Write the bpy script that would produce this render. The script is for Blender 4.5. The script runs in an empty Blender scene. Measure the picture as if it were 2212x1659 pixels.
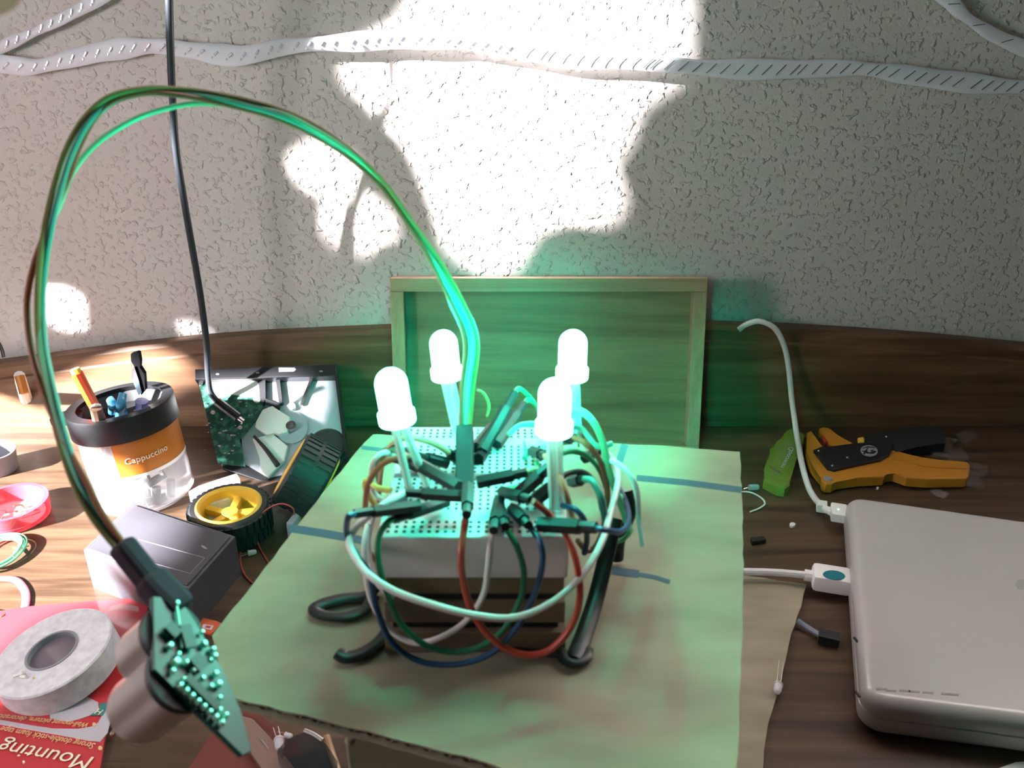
import bpy, bmesh, math, random
from mathutils import Vector, Matrix
from mathutils.geometry import tessellate_polygon
random.seed(7)
S = bpy.context.scene
COL = S.collection
PI = math.pi
# ------------------------------------------------------------------ camera
F = 1800.0; TH = math.radians(25); CAM = Vector((0, 0, .41))
RT = Vector((1, 0, 0)); FW = Vector((0, math.cos(TH), -math.sin(TH))); UP = Vector((0, math.sin(TH), math.cos(TH)))
cd = bpy.data.cameras.new('camera'); cam = bpy.data.objects.new('camera', cd); COL.objects.link(cam)
cam.location = CAM; cam.rotation_euler = (PI/2 - TH, 0, 0)
cd.sensor_width = 36; cd.lens = F/2212*36; cd.clip_start = .01
cd.dof.use_dof = True; cd.dof.focus_distance = .74; cd.dof.aperture_fstop = 24
S.camera = cam
S.view_settings.view_transform = 'Standard'; S.view_settings.look = 'None'
S.view_settings.exposure = 0.0; S.view_settings.gamma = 1; S.view_settings.use_curve_mapping = False
# ------------------------------------------------------------------ world and lights
w = bpy.data.worlds.new('world'); S.world = w; w.use_nodes = True
w.node_tree.nodes['Background'].inputs[0].default_value = (.86, .9, 1, 1)
w.node_tree.nodes['Background'].inputs[1].default_value = .012
SUN_DIR = Vector((.75, .50, -.43)).normalized()
def light(name, kind, loc, energy, color, direction=None, size=None):
    l = bpy.data.lights.new(name, kind); o = bpy.data.objects.new(name, l); COL.objects.link(o)
    o.location = loc; l.energy = energy; l.color = color
    if direction is not None: o.rotation_euler = Vector(direction).to_track_quat('-Z', 'Y').to_euler()
    if size is not None:
        if kind == 'AREA': l.size = size
        elif kind == 'SUN': l.angle = size
        else: l.shadow_soft_size = size
    return o
light('sun', 'SUN', (-2, -1, 2), 102, (1, .94, .97), SUN_DIR, math.radians(2.3))
light('window_light', 'AREA', (-.70, .12, .40), 3.4, (1, .90, .93), (.82, .55, -.10), .16)
light('room_light', 'AREA', (-.3, -.9, 1.6), .35, (1, .95, .88), (.2, 1, -.9), .8)
LED_PX = [(850, 858, .257), (961, 768, .300), (1237, 768, .295), (1198, 880, .254)]

# ------------------------------------------------------------------ pixel helpers
def ray(px, py): return FW + RT*((px-1106)/F) - UP*((py-829.5)/F)
def D(px, py, d): return CAM + ray(px, py)*d
def Z(px, py, z):
    r = ray(px, py); return CAM + r*((z-CAM.z)/r.z)
def Y(px, py, y):
    r = ray(px, py); return CAM + r*(y/r.y)
def ON(px, py, pl, off=0):
    p0, n = pl; r = ray(px, py); return CAM + r*(((p0 + n*off - CAM).dot(n))/r.dot(n))
def P(t):
    if isinstance(t, Vector): return t
    if len(t) == 3 : return D(*t)
    return {'z': Z, 'y': Y, 'd': D}[t[2]](t[0], t[1], t[3])

# ------------------------------------------------------------------ materials
MATS = {}
def mat(name, col, rough=.6, metal=0, spec=.5, emis=None, es=0, alpha=1, trans=0, coat=0, sss=0, ior=1.45):
    if name in MATS: return MATS[name]
    m = bpy.data.materials.new(name); m.use_nodes = True; b = m.node_tree.nodes['Principled BSDF']
    b.inputs['Base Color'].default_value = (*col, 1); b.inputs['Roughness'].default_value = rough
    b.inputs['Metallic'].default_value = metal; b.inputs['Specular IOR Level'].default_value = spec
    b.inputs['Alpha'].default_value = alpha; b.inputs['Transmission Weight'].default_value = trans
    b.inputs['Coat Weight'].default_value = coat; b.inputs['IOR'].default_value = ior
    if emis: b.inputs['Emission Color'].default_value = (*emis, 1); b.inputs['Emission Strength'].default_value = es
    MATS[name] = m; return m
def nt(m): return m.node_tree.nodes, m.node_tree.links, m.node_tree.nodes['Principled BSDF']
def add_noise(m, scale, detail, c1, c2, lo=.35, hi=.65, stretch=(1, 1, 1), bump=0, bdist=.001):
    n, l, b = nt(m)
    tc = n.new('ShaderNodeTexCoord'); mp = n.new('ShaderNodeMapping'); mp.inputs['Scale'].default_value = stretch
    no = n.new('ShaderNodeTexNoise'); no.inputs['Scale'].default_value = scale; no.inputs['Detail'].default_value = detail
    cr = n.new('ShaderNodeValToRGB'); cr.color_ramp.elements[0].position = lo; cr.color_ramp.elements[1].position = hi
    cr.color_ramp.elements[0].color = (*c1, 1); cr.color_ramp.elements[1].color = (*c2, 1)
    l.new(tc.outputs['Object'], mp.inputs[0]); l.new(mp.outputs[0], no.inputs[0]); l.new(no.outputs[0], cr.inputs[0]); l.new(cr.outputs[0], b.inputs['Base Color'])
    if bump:
        bp = n.new('ShaderNodeBump'); bp.inputs['Strength'].default_value = bump; bp.inputs['Distance'].default_value = bdist
        l.new(no.outputs[0], bp.inputs['Height']); l.new(bp.outputs[0], b.inputs['Normal'])
    return m
def wood(name, c1, c2, rough=.45, axis='X', bump=.25, scale=1):
    if name in MATS: return MATS[name]
    m = mat(name, c1, rough); n, l, b = nt(m)
    tc = n.new('ShaderNodeTexCoord'); mp = n.new('ShaderNodeMapping')
    mp.inputs['Scale'].default_value = {'X': (3*scale, 45*scale, 45*scale), 'Z': (45*scale, 45*scale, 3*scale)}[axis]
    no = n.new('ShaderNodeTexNoise'); no.inputs['Scale'].default_value = 1.6; no.inputs['Detail'].default_value = 8; no.inputs['Roughness'].default_value = .62; no.inputs['Distortion'].default_value = .6
    mp2 = n.new('ShaderNodeMapping'); mp2.inputs['Scale'].default_value = {'X': (9, 300, 300), 'Z': (300, 300, 9)}[axis]
    n2 = n.new('ShaderNodeTexNoise'); n2.inputs['Scale'].default_value = 2; n2.inputs['Detail'].default_value = 3
    cr = n.new('ShaderNodeValToRGB'); e = cr.color_ramp.elements; e[0].position = .36; e[1].position = .66
    e[0].color = (*c1, 1); e[1].color = (*c2, 1)
    mx = n.new('ShaderNodeMix'); mx.data_type = 'RGBA'; mx.blend_type = 'MULTIPLY'; mx.inputs[0].default_value = .35
    l.new(tc.outputs['Object'], mp.inputs[0]); l.new(mp.outputs[0], no.inputs[0]); l.new(tc.outputs['Object'], mp2.inputs[0]); l.new(mp2.outputs[0], n2.inputs[0])
    l.new(no.outputs[0], cr.inputs[0]); l.new(cr.outputs[0], mx.inputs[6]); l.new(n2.outputs[0], mx.inputs[7]); l.new(mx.outputs[2], b.inputs['Base Color'])
    bp = n.new('ShaderNodeBump'); bp.inputs['Strength'].default_value = bump; bp.inputs['Distance'].default_value = .0006
    l.new(no.outputs[0], bp.inputs['Height']); l.new(bp.outputs[0], b.inputs['Normal'])
    return m
def plaster():
    m = mat('plaster', (.62, .58, .545), .85); n, l, b = nt(m)
    tc = n.new('ShaderNodeTexCoord')
    no = n.new('ShaderNodeTexNoise'); no.inputs['Scale'].default_value = 150; no.inputs['Detail'].default_value = 2.2; no.inputs['Roughness'].default_value = .5
    no.inputs['Distortion'].default_value = .25
    cr = n.new('ShaderNodeValToRGB'); cr.color_ramp.elements[0].position = .54; cr.color_ramp.elements[1].position = .70
    n2 = n.new('ShaderNodeTexNoise'); n2.inputs['Scale'].default_value = 420; n2.inputs['Detail'].default_value = 2
    mm = n.new('ShaderNodeMath'); mm.operation = 'MULTIPLY_ADD'; mm.inputs[1].default_value = .18
    l.new(tc.outputs['Object'], no.inputs[0]); l.new(tc.outputs['Object'], n2.inputs[0]); l.new(no.outputs[0], cr.inputs[0])
    l.new(n2.outputs[0], mm.inputs[0]); l.new(cr.outputs[0], mm.inputs[2])
    bp = n.new('ShaderNodeBump'); bp.inputs['Strength'].default_value = 1; bp.inputs['Distance'].default_value = .0013
    l.new(mm.outputs[0], bp.inputs['Height']); l.new(bp.outputs[0], b.inputs['Normal'])
    return m
M_wall = plaster()
M_desk = wood('dark_desk_wood', (.05, .029, .017), (.13, .078, .046), .33, bump=.15)
M_board = wood('back_board_wood', (.105, .052, .024), (.235, .130, .068), .5)
M_frame = wood('frame_wood', (.36, .235, .135), (.50, .35, .22), .5)
M_panel = wood('panel_wood', (.20, .125, .06), (.33, .22, .115), .5, scale=.7)
M_card = add_noise(mat('cardboard', (.4, .3, .2), .9), 22, 5, (.235, .215, .15), (.31, .285, .20), bump=.25, bdist=.0006, stretch=(1, 2.5, 1))
M_shaded_brown = add_noise(mat('shaded_brown', (.15, .11, .06), .85), 30, 3, (.12, .09, .055), (.19, .145, .09))  # darker copy of the cardboard brown with shade put into the colour
M_cardin = mat('cardboard_core', (.10, .07, .045), .95)
M_strip_blue = mat('strip_blue', (.03, .09, .13), .7)
M_black = mat('black_plastic', (.012, .013, .015), .42)
M_blackm = mat('matte_black', (.012, .013, .014), .6)
M_darkgrey = mat('dark_grey_plastic', (.03, .03, .033), .45)
M_grey = mat('grey_plastic', (.25, .25, .28), .4)
M_white = mat('white_plastic', (.78, .77, .75), .35)
M_laptop = add_noise(mat('laptop_shell', (.6, .58, .56), .32, coat=.3), 9, 3, (.40, .385, .37), (.44, .42, .405))
M_silver = mat('silver', (.75, .73, .72), .22, 1)
M_brushed = mat('brushed_aluminium', (.78, .72, .70), .34, 1)
M_plate = mat('bare_steel_plate', (.42, .46, .52), .5, .5)
M_pcb = add_noise(mat('green_circuit_board', (.02, .12, .08), .35), 160, 3, (.015, .07, .05), (.06, .20, .15), .48, .6)
M_pcb2 = mat('sensor_board', (.006, .055, .048), .35)
M_solder = mat('solder', (.35, .75, .62), .4, .8)
M_yellow = mat('yellow_wheel', (.80, .50, .06), .4)
M_orange = mat('orange_handle', (.50, .20, .02), .45)
M_rubber = mat('rubber', (.02, .022, .024), .55)
M_red = mat('red_plastic', (.62, .05, .05), .35)
M_redcard = mat('red_card', (.50, .035, .045), .3, coat=.5)
M_lilac = mat('clear_blister_white', (.48, .45, .50), .2, coat=.8)
M_teal = mat('teal_tag', (.05, .20, .18), .4)
M_cream = mat('cream_print', (.80, .72, .55), .6)
M_gold = mat('gold_print', (.72, .50, .24), .6)
M_tape = add_noise(mat('white_foam', (.7, .68, .7), .7), 180, 3, (.60, .57, .63), (.75, .73, .76), bump=.3)
M_clear = mat('clear_plastic', (.9, .93, .95), .08, alpha=.22)
M_jar = mat('clear_jar', (.75, .76, .8), .12, alpha=.17)
M_lime = mat('lime_clear_plastic', (.17, .24, .04), .15, alpha=.82, coat=.5)
M_label = mat('orange_label', (.42, .14, .02), .35)
M_skin = mat('skin', (.55, .10, .05), .6)
M_lens = mat('led_lens', (.6, 1, .85), .3, emis=(.30, 1, .72), es=9)
M_led_off = mat('led_clear', (.85, .87, .9), .05, alpha=.5)
M_sleeve = mat('clear_sleeve', (.75, .85, .8), .25, alpha=.55)
def wmat(n, c): return mat('wire_'+n, c, .38)
W_white = wmat('white', (.66, .63, .62)); W_blue = wmat('blue', (.012, .045, .115)); W_green = wmat('green', (.02, .16, .08))
W_brown = wmat('brown', (.27, .085, .04)); W_red = wmat('red', (.38, .05, .03)); W_tan = wmat('tan', (.42, .26, .15))
W_black = wmat('black', (.012, .014, .018)); W_lgreen = wmat('light_green', (.16, .48, .27)); W_olive = wmat('olive', (.20, .20, .07)); W_grey = wmat('grey', (.17, .2, .25))
W_yellow = wmat('yellow', (.55, .42, .1)); W_teal = wmat('teal', (.06, .32, .26))

# ------------------------------------------------------------------ object helpers
def finish(name, bm, m, parent=None, smooth=False):
    me = bpy.data.meshes.new(name)
    if bm.faces: bmesh.ops.recalc_face_normals(bm, faces=bm.faces[:])
    bm.to_mesh(me); bm.free()
    for x in (m if isinstance(m, (list, tuple)) else [m]): me.materials.append(x)
    if smooth:
        for p in me.polygons: p.use_smooth = True
        try: me.set_sharp_from_angle(angle=math.radians(35))
        except Exception: pass
    o = bpy.data.objects.new(name, me); COL.objects.link(o)
    if parent:
        o.parent = parent
        # geometry is authored in world space: bring it into the thing's own frame
        pw = parent_world(parent)
        me.transform(pw.inverted())
    return o
def parent_world(o):
    m = Matrix.LocRotScale(o.location, o.rotation_euler, o.scale)
    return parent_world(o.parent) @ m if o.parent else m
def tag(o, label=None, cat=None, group=None, kind=None):
    if label: o['label'] = label
    if cat: o['category'] = cat
    if group: o['group'] = group
    if kind: o['kind'] = kind
    return o
def empty(name, loc, label, cat, group=None):
    o = bpy.data.objects.new(name, None); COL.objects.link(o); o.location = loc; o.empty_display_size = .01
    return tag(o, label, cat, group)
def recenter(o):
    """put the origin of a one-mesh thing at its centre"""
    me = o.data; c = sum((v.co for v in me.vertices), Vector())/len(me.vertices)
    me.transform(Matrix.Translation(-c)); o.location = o.location + c; return o
def one(name, bm, m, label, cat, group=None, smooth=False, kind=None):
    o = finish(name, bm, m, None, smooth); recenter(o); return tag(o, label, cat, group, kind)

def b_box(bm, c, size, M=None, bev=0, mi=0):
    r = bmesh.ops.create_cube(bm, size=1); vs = r['verts']
    bmesh.ops.scale(bm, vec=size, verts=vs)
    fs = list({f for v in vs for f in v.link_faces})
    if bev:
        es = list({e for v in vs for e in v.link_edges})
        rr = bmesh.ops.bevel(bm, geom=es, offset=bev, segments=2, affect='EDGES', profile=.5)
        vs = list({v for v in bm.verts if v.is_valid and (v in rr['verts'])} | {v for v in vs if v.is_valid})
        fs = list({f for v in vs for f in v.link_faces})
        vs = list({v for f in fs for v in f.verts})
    X = (M if M else Matrix()).to_4x4(); X = Matrix.Translation(Vector(c)) @ X
    bmesh.ops.transform(bm, matrix=X, verts=vs)
    for f in fs: f.material_index = mi
    return bm
def box(c, size, M=None, bev=0): return b_box(bmesh.new(), c, size, M, bev)
def basis(x, z):
    """rotation whose local x is along x and z near z"""
    x = Vector(x).normalized(); z = Vector(z); z = (z - x*z.dot(x)).normalized(); y = z.cross(x)
    return Matrix((x, y, z)).transposed()
def b_bar(bm, a, b, w, h, up=(0, 0, 1), bev=0, mi=0):
    a = Vector(a); b = Vector(b); d = b-a
    upv = Vector(up)
    if abs(d.normalized().dot(upv.normalized())) > .98: upv = Vector((0, 1, 0))
    return b_box(bm, (a+b)/2, (d.length, w, h), basis(d, upv), bev, mi)
def catmull(pts, n=8):
    pts = [Vector(p) for p in pts]
    if len(pts) == 2: return [pts[0].lerp(pts[1], i/n) for i in range(n+1)]
    q = [pts[0]*2-pts[1]] + pts + [pts[-1]*2-pts[-2]]; out = []
    for i in range(1, len(q)-2):
        p0, p1, p2, p3 = q[i-1:i+3]
        for k in range(n):
            t = k/n; out.append(.5*((2*p1)+(p2-p0)*t+(2*p0-5*p1+4*p2-p3)*t*t+(3*p1-p0-3*p2+p3)*t**3))
    out.append(pts[-1]); return out
def b_tube(bm, pts, r, seg=10, smooth=8, mi=0, flat=1, upv=None, radii=None):
    path = catmull([P(p) for p in pts], smooth) if smooth else [P(p) for p in pts]
    N = len(path); rings = []; prev = None
    for i, p in enumerate(path):
        t = (path[min(i+1, N-1)] - path[max(i-1, 0)]).normalized()
        if prev is None:
            a = Vector(upv) if upv else Vector((0, 0, 1))
            if abs(a.dot(t)) > .95: a = Vector((1, 0, 0))
            u = (a - t*a.dot(t)).normalized()
        else: u = (prev - t*prev.dot(t)).normalized()
        prev = u; v = t.cross(u)
        rr = r if radii is None else r*radii[0] + r*(radii[1]-radii[0])*i/(N-1)
        rings.append([bm.verts.new(p + u*rr*math.cos(2*PI*k/seg)*flat + v*rr*math.sin(2*PI*k/seg)) for k in range(seg)])
    for a, b in zip(rings, rings[1:]):
        for k in range(seg): bm.faces.new((a[k], a[(k+1) % seg], b[(k+1) % seg], b[k])).material_index = mi
    bm.faces.new(rings[0][::-1]).material_index = mi; bm.faces.new(rings[-1]).material_index = mi
    return bm
def tube(pts, r, **k): return b_tube(bmesh.new(), pts, r, **k)
def b_lathe(bm, prof, seg=32, M=None, mi=0, closed=False):
    rings = []
    for (r, z) in prof:
        if r < 1e-7: rings.append([bm.verts.new((0, 0, z))])
        else: rings.append([bm.verts.new((r*math.cos(2*PI*k/seg), r*math.sin(2*PI*k/seg), z)) for k in range(seg)])
    prs = list(zip(rings, rings[1:])) + ([(rings[-1], rings[0])] if closed else [])
    for a, b in prs:
        for k in range(seg):
            k2 = (k+1) % seg
            if len(a) == 1 and len(b) == 1: continue
            if len(a) == 1: f = bm.faces.new((a[0], b[k2], b[k]))
            elif len(b) == 1: f = bm.faces.new((a[k], a[k2], b[0]))
            else: f = bm.faces.new((a[k], a[k2], b[k2], b[k]))
            f.material_index = mi
    if M is not None:
        bmesh.ops.transform(bm, matrix=M, verts=[v for r in rings for v in r])
    return bm
def lathe(prof, seg=32, M=None, closed=False): return b_lathe(bmesh.new(), prof, seg, M, 0, closed)
def at(loc, zdir=(0, 0, 1), xdir=(1, 0, 0)):
    z = Vector(zdir).normalized(); x = Vector(xdir); x = (x - z*x.dot(z)).normalized(); y = z.cross(x)
    return Matrix.Translation(Vector(loc)) @ Matrix((x, y, z)).transposed().to_4x4()
def b_prism(bm, top, vec, mi=0, bev=0):
    """extrude the polygon 'top' (3D points) by vec"""
    top = [Vector(p) for p in top]; vec = Vector(vec)
    a = [bm.verts.new(p) for p in top]; b = [bm.verts.new(p+vec) for p in top]
    tris = tessellate_polygon([top]); fs = []
    f1 = bm.faces.new(a); f2 = bm.faces.new(b[::-1]); fs += [f1, f2]
    n = len(top)
    for i in range(n): fs.append(bm.faces.new((a[i], b[i], b[(i+1) % n], a[(i+1) % n])))
    for f in fs: f.material_index = mi
    if bev:
        es = [e for e in f1.edges]
        try: bmesh.ops.bevel(bm, geom=es, offset=bev, segments=3, affect='EDGES', profile=.5, clamp_overlap=True, material=mi)
        except Exception: pass
    return bm
def prism(top, vec, bev=0): return b_prism(bmesh.new(), top, vec, 0, bev)
def zprism(px, z0, z1, bev=0, bm=None, mi=0):
    return b_prism(bm or bmesh.new(), [Z(x, y, z1) for x, y in px], (0, 0, z0-z1), mi, bev)
def plprism(px, pl, o0, o1, bev=0, bm=None, mi=0):
    return b_prism(bm or bmesh.new(), [ON(x, y, pl, o1) for x, y in px], pl[1]*(o0-o1), mi, bev)
def circ(cx, cy, rx, ry, n=24, rot=0):
    return [(cx+rx*math.cos(2*PI*k/n)*math.cos(rot)-ry*math.sin(2*PI*k/n)*math.sin(rot), cy+rx*math.cos(2*PI*k/n)*math.sin(rot)+ry*math.sin(2*PI*k/n)*math.cos(rot)) for k in range(n)]
def zm(pts, s, ox, oy): return [(ox+x/s, oy+y/s) for x, y in pts]
def rough_edge(pts, step, amp, skip=()):
    out = []
    for i, a in enumerate(pts):
        b = pts[(i+1) % len(pts)]; a = Vector(a); b = Vector(b); out.append(a)
        if i in skip: continue
        n = int((b-a).length/step); nn = Vector((-(b-a).y, (b-a).x, 0)).normalized()
        for k in range(1, n): out.append(a.lerp(b, k/n) + nn*random.uniform(-amp, amp))
    return out
def text(s, p0, p1, normal, m, parent, name='lettering', thick=.0002, squash=1.0, label=None, hgt=None, wrap=None, shear=0):
    """lettering laid from p0 to p1 (3D) on a surface with the given normal"""
    cu = bpy.data.curves.new('t', 'FONT'); cu.body = s; cu.size = 1; cu.extrude = 0; cu.resolution_u = 3; cu.shear = shear
    t = bpy.data.objects.new('t', cu); COL.objects.link(t)
    dg = bpy.context.evaluated_depsgraph_get(); me = bpy.data.meshes.new_from_object(t.evaluated_get(dg))
    bpy.data.objects.remove(t); bpy.data.curves.remove(cu)
    xs = [v.co.x for v in me.vertices]; x0, x1 = min(xs), max(xs)
    p0 = Vector(p0); p1 = Vector(p1); k = (p1-p0).length/(x1-x0); ky = (hgt if hgt else k*squash)
    bm = bmesh.new(); bm.from_mesh(me); bpy.data.meshes.remove(me)
    r = bmesh.ops.extrude_face_region(bm, geom=bm.faces[:]); vv = [g for g in r['geom'] if isinstance(g, bmesh.types.BMVert)]
    bmesh.ops.translate(bm, verts=vv, vec=(0, 0, 1))
    B = basis(p1-p0, normal)
    for v in bm.verts:
        c = v.co; q = Vector(((c.x-x0)*k, c.y*ky, c.z*thick))
        v.co = wrap(q) if wrap else p0 + B @ q
    o = finish(name, bm, m, parent)
    if label: o['label'] = label
    return o

# ================================================================== THE SETTING
def struct(name, bm, m, kind='structure'):
    o = finish(name, bm, m); o['kind'] = kind; return o
struct('wall_back', box((.2, .85, .45), (2.4, .10, 2.4)), M_wall)
struct('floor', box((.2, -.35, -.80), (2.4, 2.6, .10)), mat('floor_boards', (.12, .08, .05), .6))
# left wall with a window, off to the side: an added, unseen sheet shapes its sun patches
WX = -.80
bm = bmesh.new()
wo = [Vector((WX, -1.6, -.75)), Vector((WX, .80, -.75)), Vector((WX, .80, 1.65)), Vector((WX, -1.6, 1.65))]
wi = [Vector((WX, -.75, .02)), Vector((WX, .74, .02)), Vector((WX, .74, 1.45)), Vector((WX, -.75, 1.45))]
vo = [bm.verts.new(p) for p in wo]; vi = [bm.verts.new(p) for p in wi]
vo2 = [bm.verts.new(p-Vector((.06, 0, 0))) for p in wo]; vi2 = [bm.verts.new(p-Vector((.06, 0, 0))) for p in wi]
for i in range(4):
    j = (i+1) % 4
    bm.faces.new((vo[i], vo[j], vi[j], vi[i])); bm.faces.new((vo2[i], vo2[j], vi2[j], vi2[i]))
    bm.faces.new((vo[i], vo[j], vo2[j], vo2[i])); bm.faces.new((vi[i], vi[j], vi2[j], vi2[i]))
struct('wall_left', bm, M_wall)
bm = bmesh.new()
for a, b in zip(wi, wi[1:]+wi[:1]): b_bar(bm, a-Vector((.03, 0, 0)), b-Vector((.03, 0, 0)), .03, .03, (1, 0, 0))
struct('window_1', bm, M_white)
# unseen sheet added to shape the sun: each gap is one patch's outline
CX = -.755
def gap(pts):
    out = []
    for p in pts:
        t = (p.x-CX)/SUN_DIR.x; out.append(p - SUN_DIR*t)
    return out
wallp = lambda px: gap([Y(x, y, .80) for x, y in px])
deskp = lambda px: gap([Z(x, y, .0) for x, y in px])
gaps = [
 wallp([(1010, -60), (1425, -60), (1418, 118), (1322, 190), (1300, 260), (1262, 330), (1290, 400), (1272, 446), (1180, 440), (1110, 470), (1060, 560), (1010, 560), (985, 470), (950, 380), (905, 300), (845, 258), (848, 230), (780, 190), (800, 130), (900, 84)]),
 wallp([(662, 360), (720, 325), (748, 352), (740, 385), (700, 412), (668, 395)]),
 wallp([(735, 480), (758, 420), (800, 440), (812, 490), (770, 500), (742, 540)]),
 wallp([(108, 628), (160, 630), (166, 700), (120, 706)]),
 wallp([(408, 716), (430, 708), (440, 722), (415, 728)]),
 deskp([(-150, 880), (-50, 840), (70, 860), (180, 880), (200, 925), (262, 945), (345, 1110), (500, 1160), (330, 1265), (270, 1300), (140, 1320), (30, 1420), (0, 1480), (-60, 1560), (-150, 1560)]),
 gap([Y(x, y, .774) for x, y in ((110, 830), (180, 800), (290, 758), (360, 765), (400, 785), (424, 812), (372, 826), (345, 850), (330, 930), (110, 930))]),
 gap([ON(x, y, (Z(560, 1038, .0), Vector((0, -.071, .097)).normalized())) for x, y in ((456, 822), (560, 822), (602, 818), (680, 818), (680, 870), (650, 960), (590, 1000), (560, 960), (470, 880))]),
 gap([Z(x, y, .0375) for x, y in ((230, 1060), (286, 1080), (392, 1112), (345, 1180), (318, 1245), (150, 1200))]),
 deskp([(402, 1050), (420, 1035), (520, 1010), (580, 1045), (560, 1110), (430, 1120)]),
]
# built in horizontal strips, each broken where a gap opens
bm = bmesh.new(); zz = -.06; dz = .003
Y0, Y1 = -.9, .79
while zz < 1.6:
    h = dz if zz < 1.25 else .05
    zc_ = zz+h/2; cuts = []
    for g in gaps:
        xs = []
        for i in range(len(g)):
            a, b = g[i], g[i-1]
            if (a.z > zc_) != (b.z > zc_): xs.append(a.y+(b.y-a.y)*(zc_-a.z)/(b.z-a.z))
        xs.sort(); cuts += [(xs[k], xs[k+1]) for k in range(0, len(xs)-1, 2)]
    cuts.sort(); y = Y0; spans = []
    for a, b in cuts:
        if a > y: spans.append((y, a))
        y = max(y, b)
    if y < Y1: spans.append((y, Y1))
    for a, b in spans:
        bm.faces.new([bm.verts.new(p) for p in ((CX, a, zz), (CX, b, zz), (CX, b, zz+h), (CX, a, zz+h))])
    zz += h
one('sun_mask', bm, mat('sun_mask_sheet', (.35, .33, .32), .9), 'unseen sheet added on the left with holes cut to shape the sun patches', 'sun_mask')

# ================================================================== DESK with its back board
desk = empty('desk', (.2, .3, -.75), 'dark stained wooden desk top carrying all the clutter', 'desk')
finish('desk_top', box((.17, .295, -.0125), (1.86, .97, .025), bev=.001), M_desk, desk)
TOPPX = [(-330, 812), (-150, 790), (0, 775), (140, 757), (280, 738), (430, 722), (560, 712), (700, 705), (845, 699), (1000, 694), (1180, 691), (1360, 690), (1530, 691), (1700, 697), (1850, 706), (2000, 717), (2212, 738), (2500, 766)]
bm = bmesh.new(); pr = None
for x, y in TOPPX:
    t = Y(x, y, .795); prof = [(.7945, -.0), (.7945, t.z), (.7795, t.z), (.7765, t.z-.004), (.7765, t.z-.014), (.7745, t.z-.016), (.7740, 0)]
    X = t.x; ring = [bm.verts.new((X*(yy/.795 if False else 1), yy, zz)) for yy, zz in prof]
    if pr:
        for i in range(len(ring)-1): bm.faces.new((pr[i], pr[i+1], ring[i+1], ring[i]))
    else: bm.faces.new(ring)
    pr = ring
bm.faces.new(pr[::-1])
one('back_board', bm, M_board, 'dark wooden back board running along the wall behind the desk top', 'back board')
for sx in (-.7, 1.04):
    finish('leg', box((sx, .3, -.3875), (.04, .7, .725)), M_desk, desk)

# ================================================================== LEANING WOODEN FRAME
fr_n = Vector((0, -math.cos(math.radians(12)), math.sin(math.radians(12))))
fp0 = Y(1180, 601, .742); fp = (fp0, fr_n)
fr = empty('wooden_tray_frame', (0, .71, 0), 'shallow wooden tray frame standing in front of the back board behind the breadboard', 'frame')
TL, TRc = ON(840, 607, fp), ON(1530, 607, fp)
TL.z = TRc.z = (TL.z+TRc.z)/2
dn = Vector((0, -math.sin(math.radians(12)), -math.cos(math.radians(12))))
xs0, xs1 = ON(842, 612, fp).x, ON(1529, 612, fp).x
top = fp0.copy(); H = (top.z-.001)/math.cos(math.radians(12)); rw = .0125; dep = .016
def fpt(x, s, off): return Vector((x, top.y, top.z)) + dn*s + fr_n*off
def frbar(name, x0, x1, s0, s1, o0, o1, m):
    b = bmesh.new(); b_prism(b, [fpt(x0, s0, o1), fpt(x1, s0, o1), fpt(x1, s1, o1), fpt(x0, s1, o1)], fr_n*(o0-o1), 0, .0006 if name != 'back_panel' else 0)
    return finish(name, b, m, fr)
M_frz = wood('frame_wood_upright', (.36, .235, .135), (.50, .35, .22), .5, 'Z')
frbar('top_rail', xs0, xs1, 0, rw, -dep, 0, M_frame)
frbar('bottom_rail', xs0, xs1, H-rw, H, -dep, 0, M_frame)
frbar('side_rail', xs0, xs0+rw, rw, H-rw, -dep, 0, M_frz)
frbar('side_rail', xs1-rw, xs1, rw, H-rw, -dep, 0, M_frz)
frbar('back_panel', xs0+rw, xs1-rw, rw, H-rw, -dep, -dep+.004, M_panel)

# ================================================================== MESH SLEEVE GARLAND
def weave():
    m = mat('woven_mesh', (.80, .80, .86), .45, alpha=.8); n, l, b = nt(m)
    tc = n.new('ShaderNodeTexCoord'); mp = n.new('ShaderNodeMapping'); mp.inputs['Rotation'].default_value = (0, .6, 0)
    wv = n.new('ShaderNodeTexWave'); wv.inputs['Scale'].default_value = 260; wv.bands_direction = 'X'
    cr = n.new('ShaderNodeValToRGB'); cr.color_ramp.elements[0].color = (.86, .86, .86, 1); cr.color_ramp.elements[1].color = (1, 1, 1, 1)
    l.new(tc.outputs['Object'], mp.inputs[0]); l.new(mp.outputs[0], wv.inputs[0]); l.new(wv.outputs[0], cr.inputs[0]); l.new(cr.outputs[0], b.inputs['Alpha'])
    return m
M_weave = weave(); M_tick = mat('dark_thread', (.08, .09, .11), .5); M_shine = mat('bright_thread', (.9, .9, 1), .15, .3)
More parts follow.
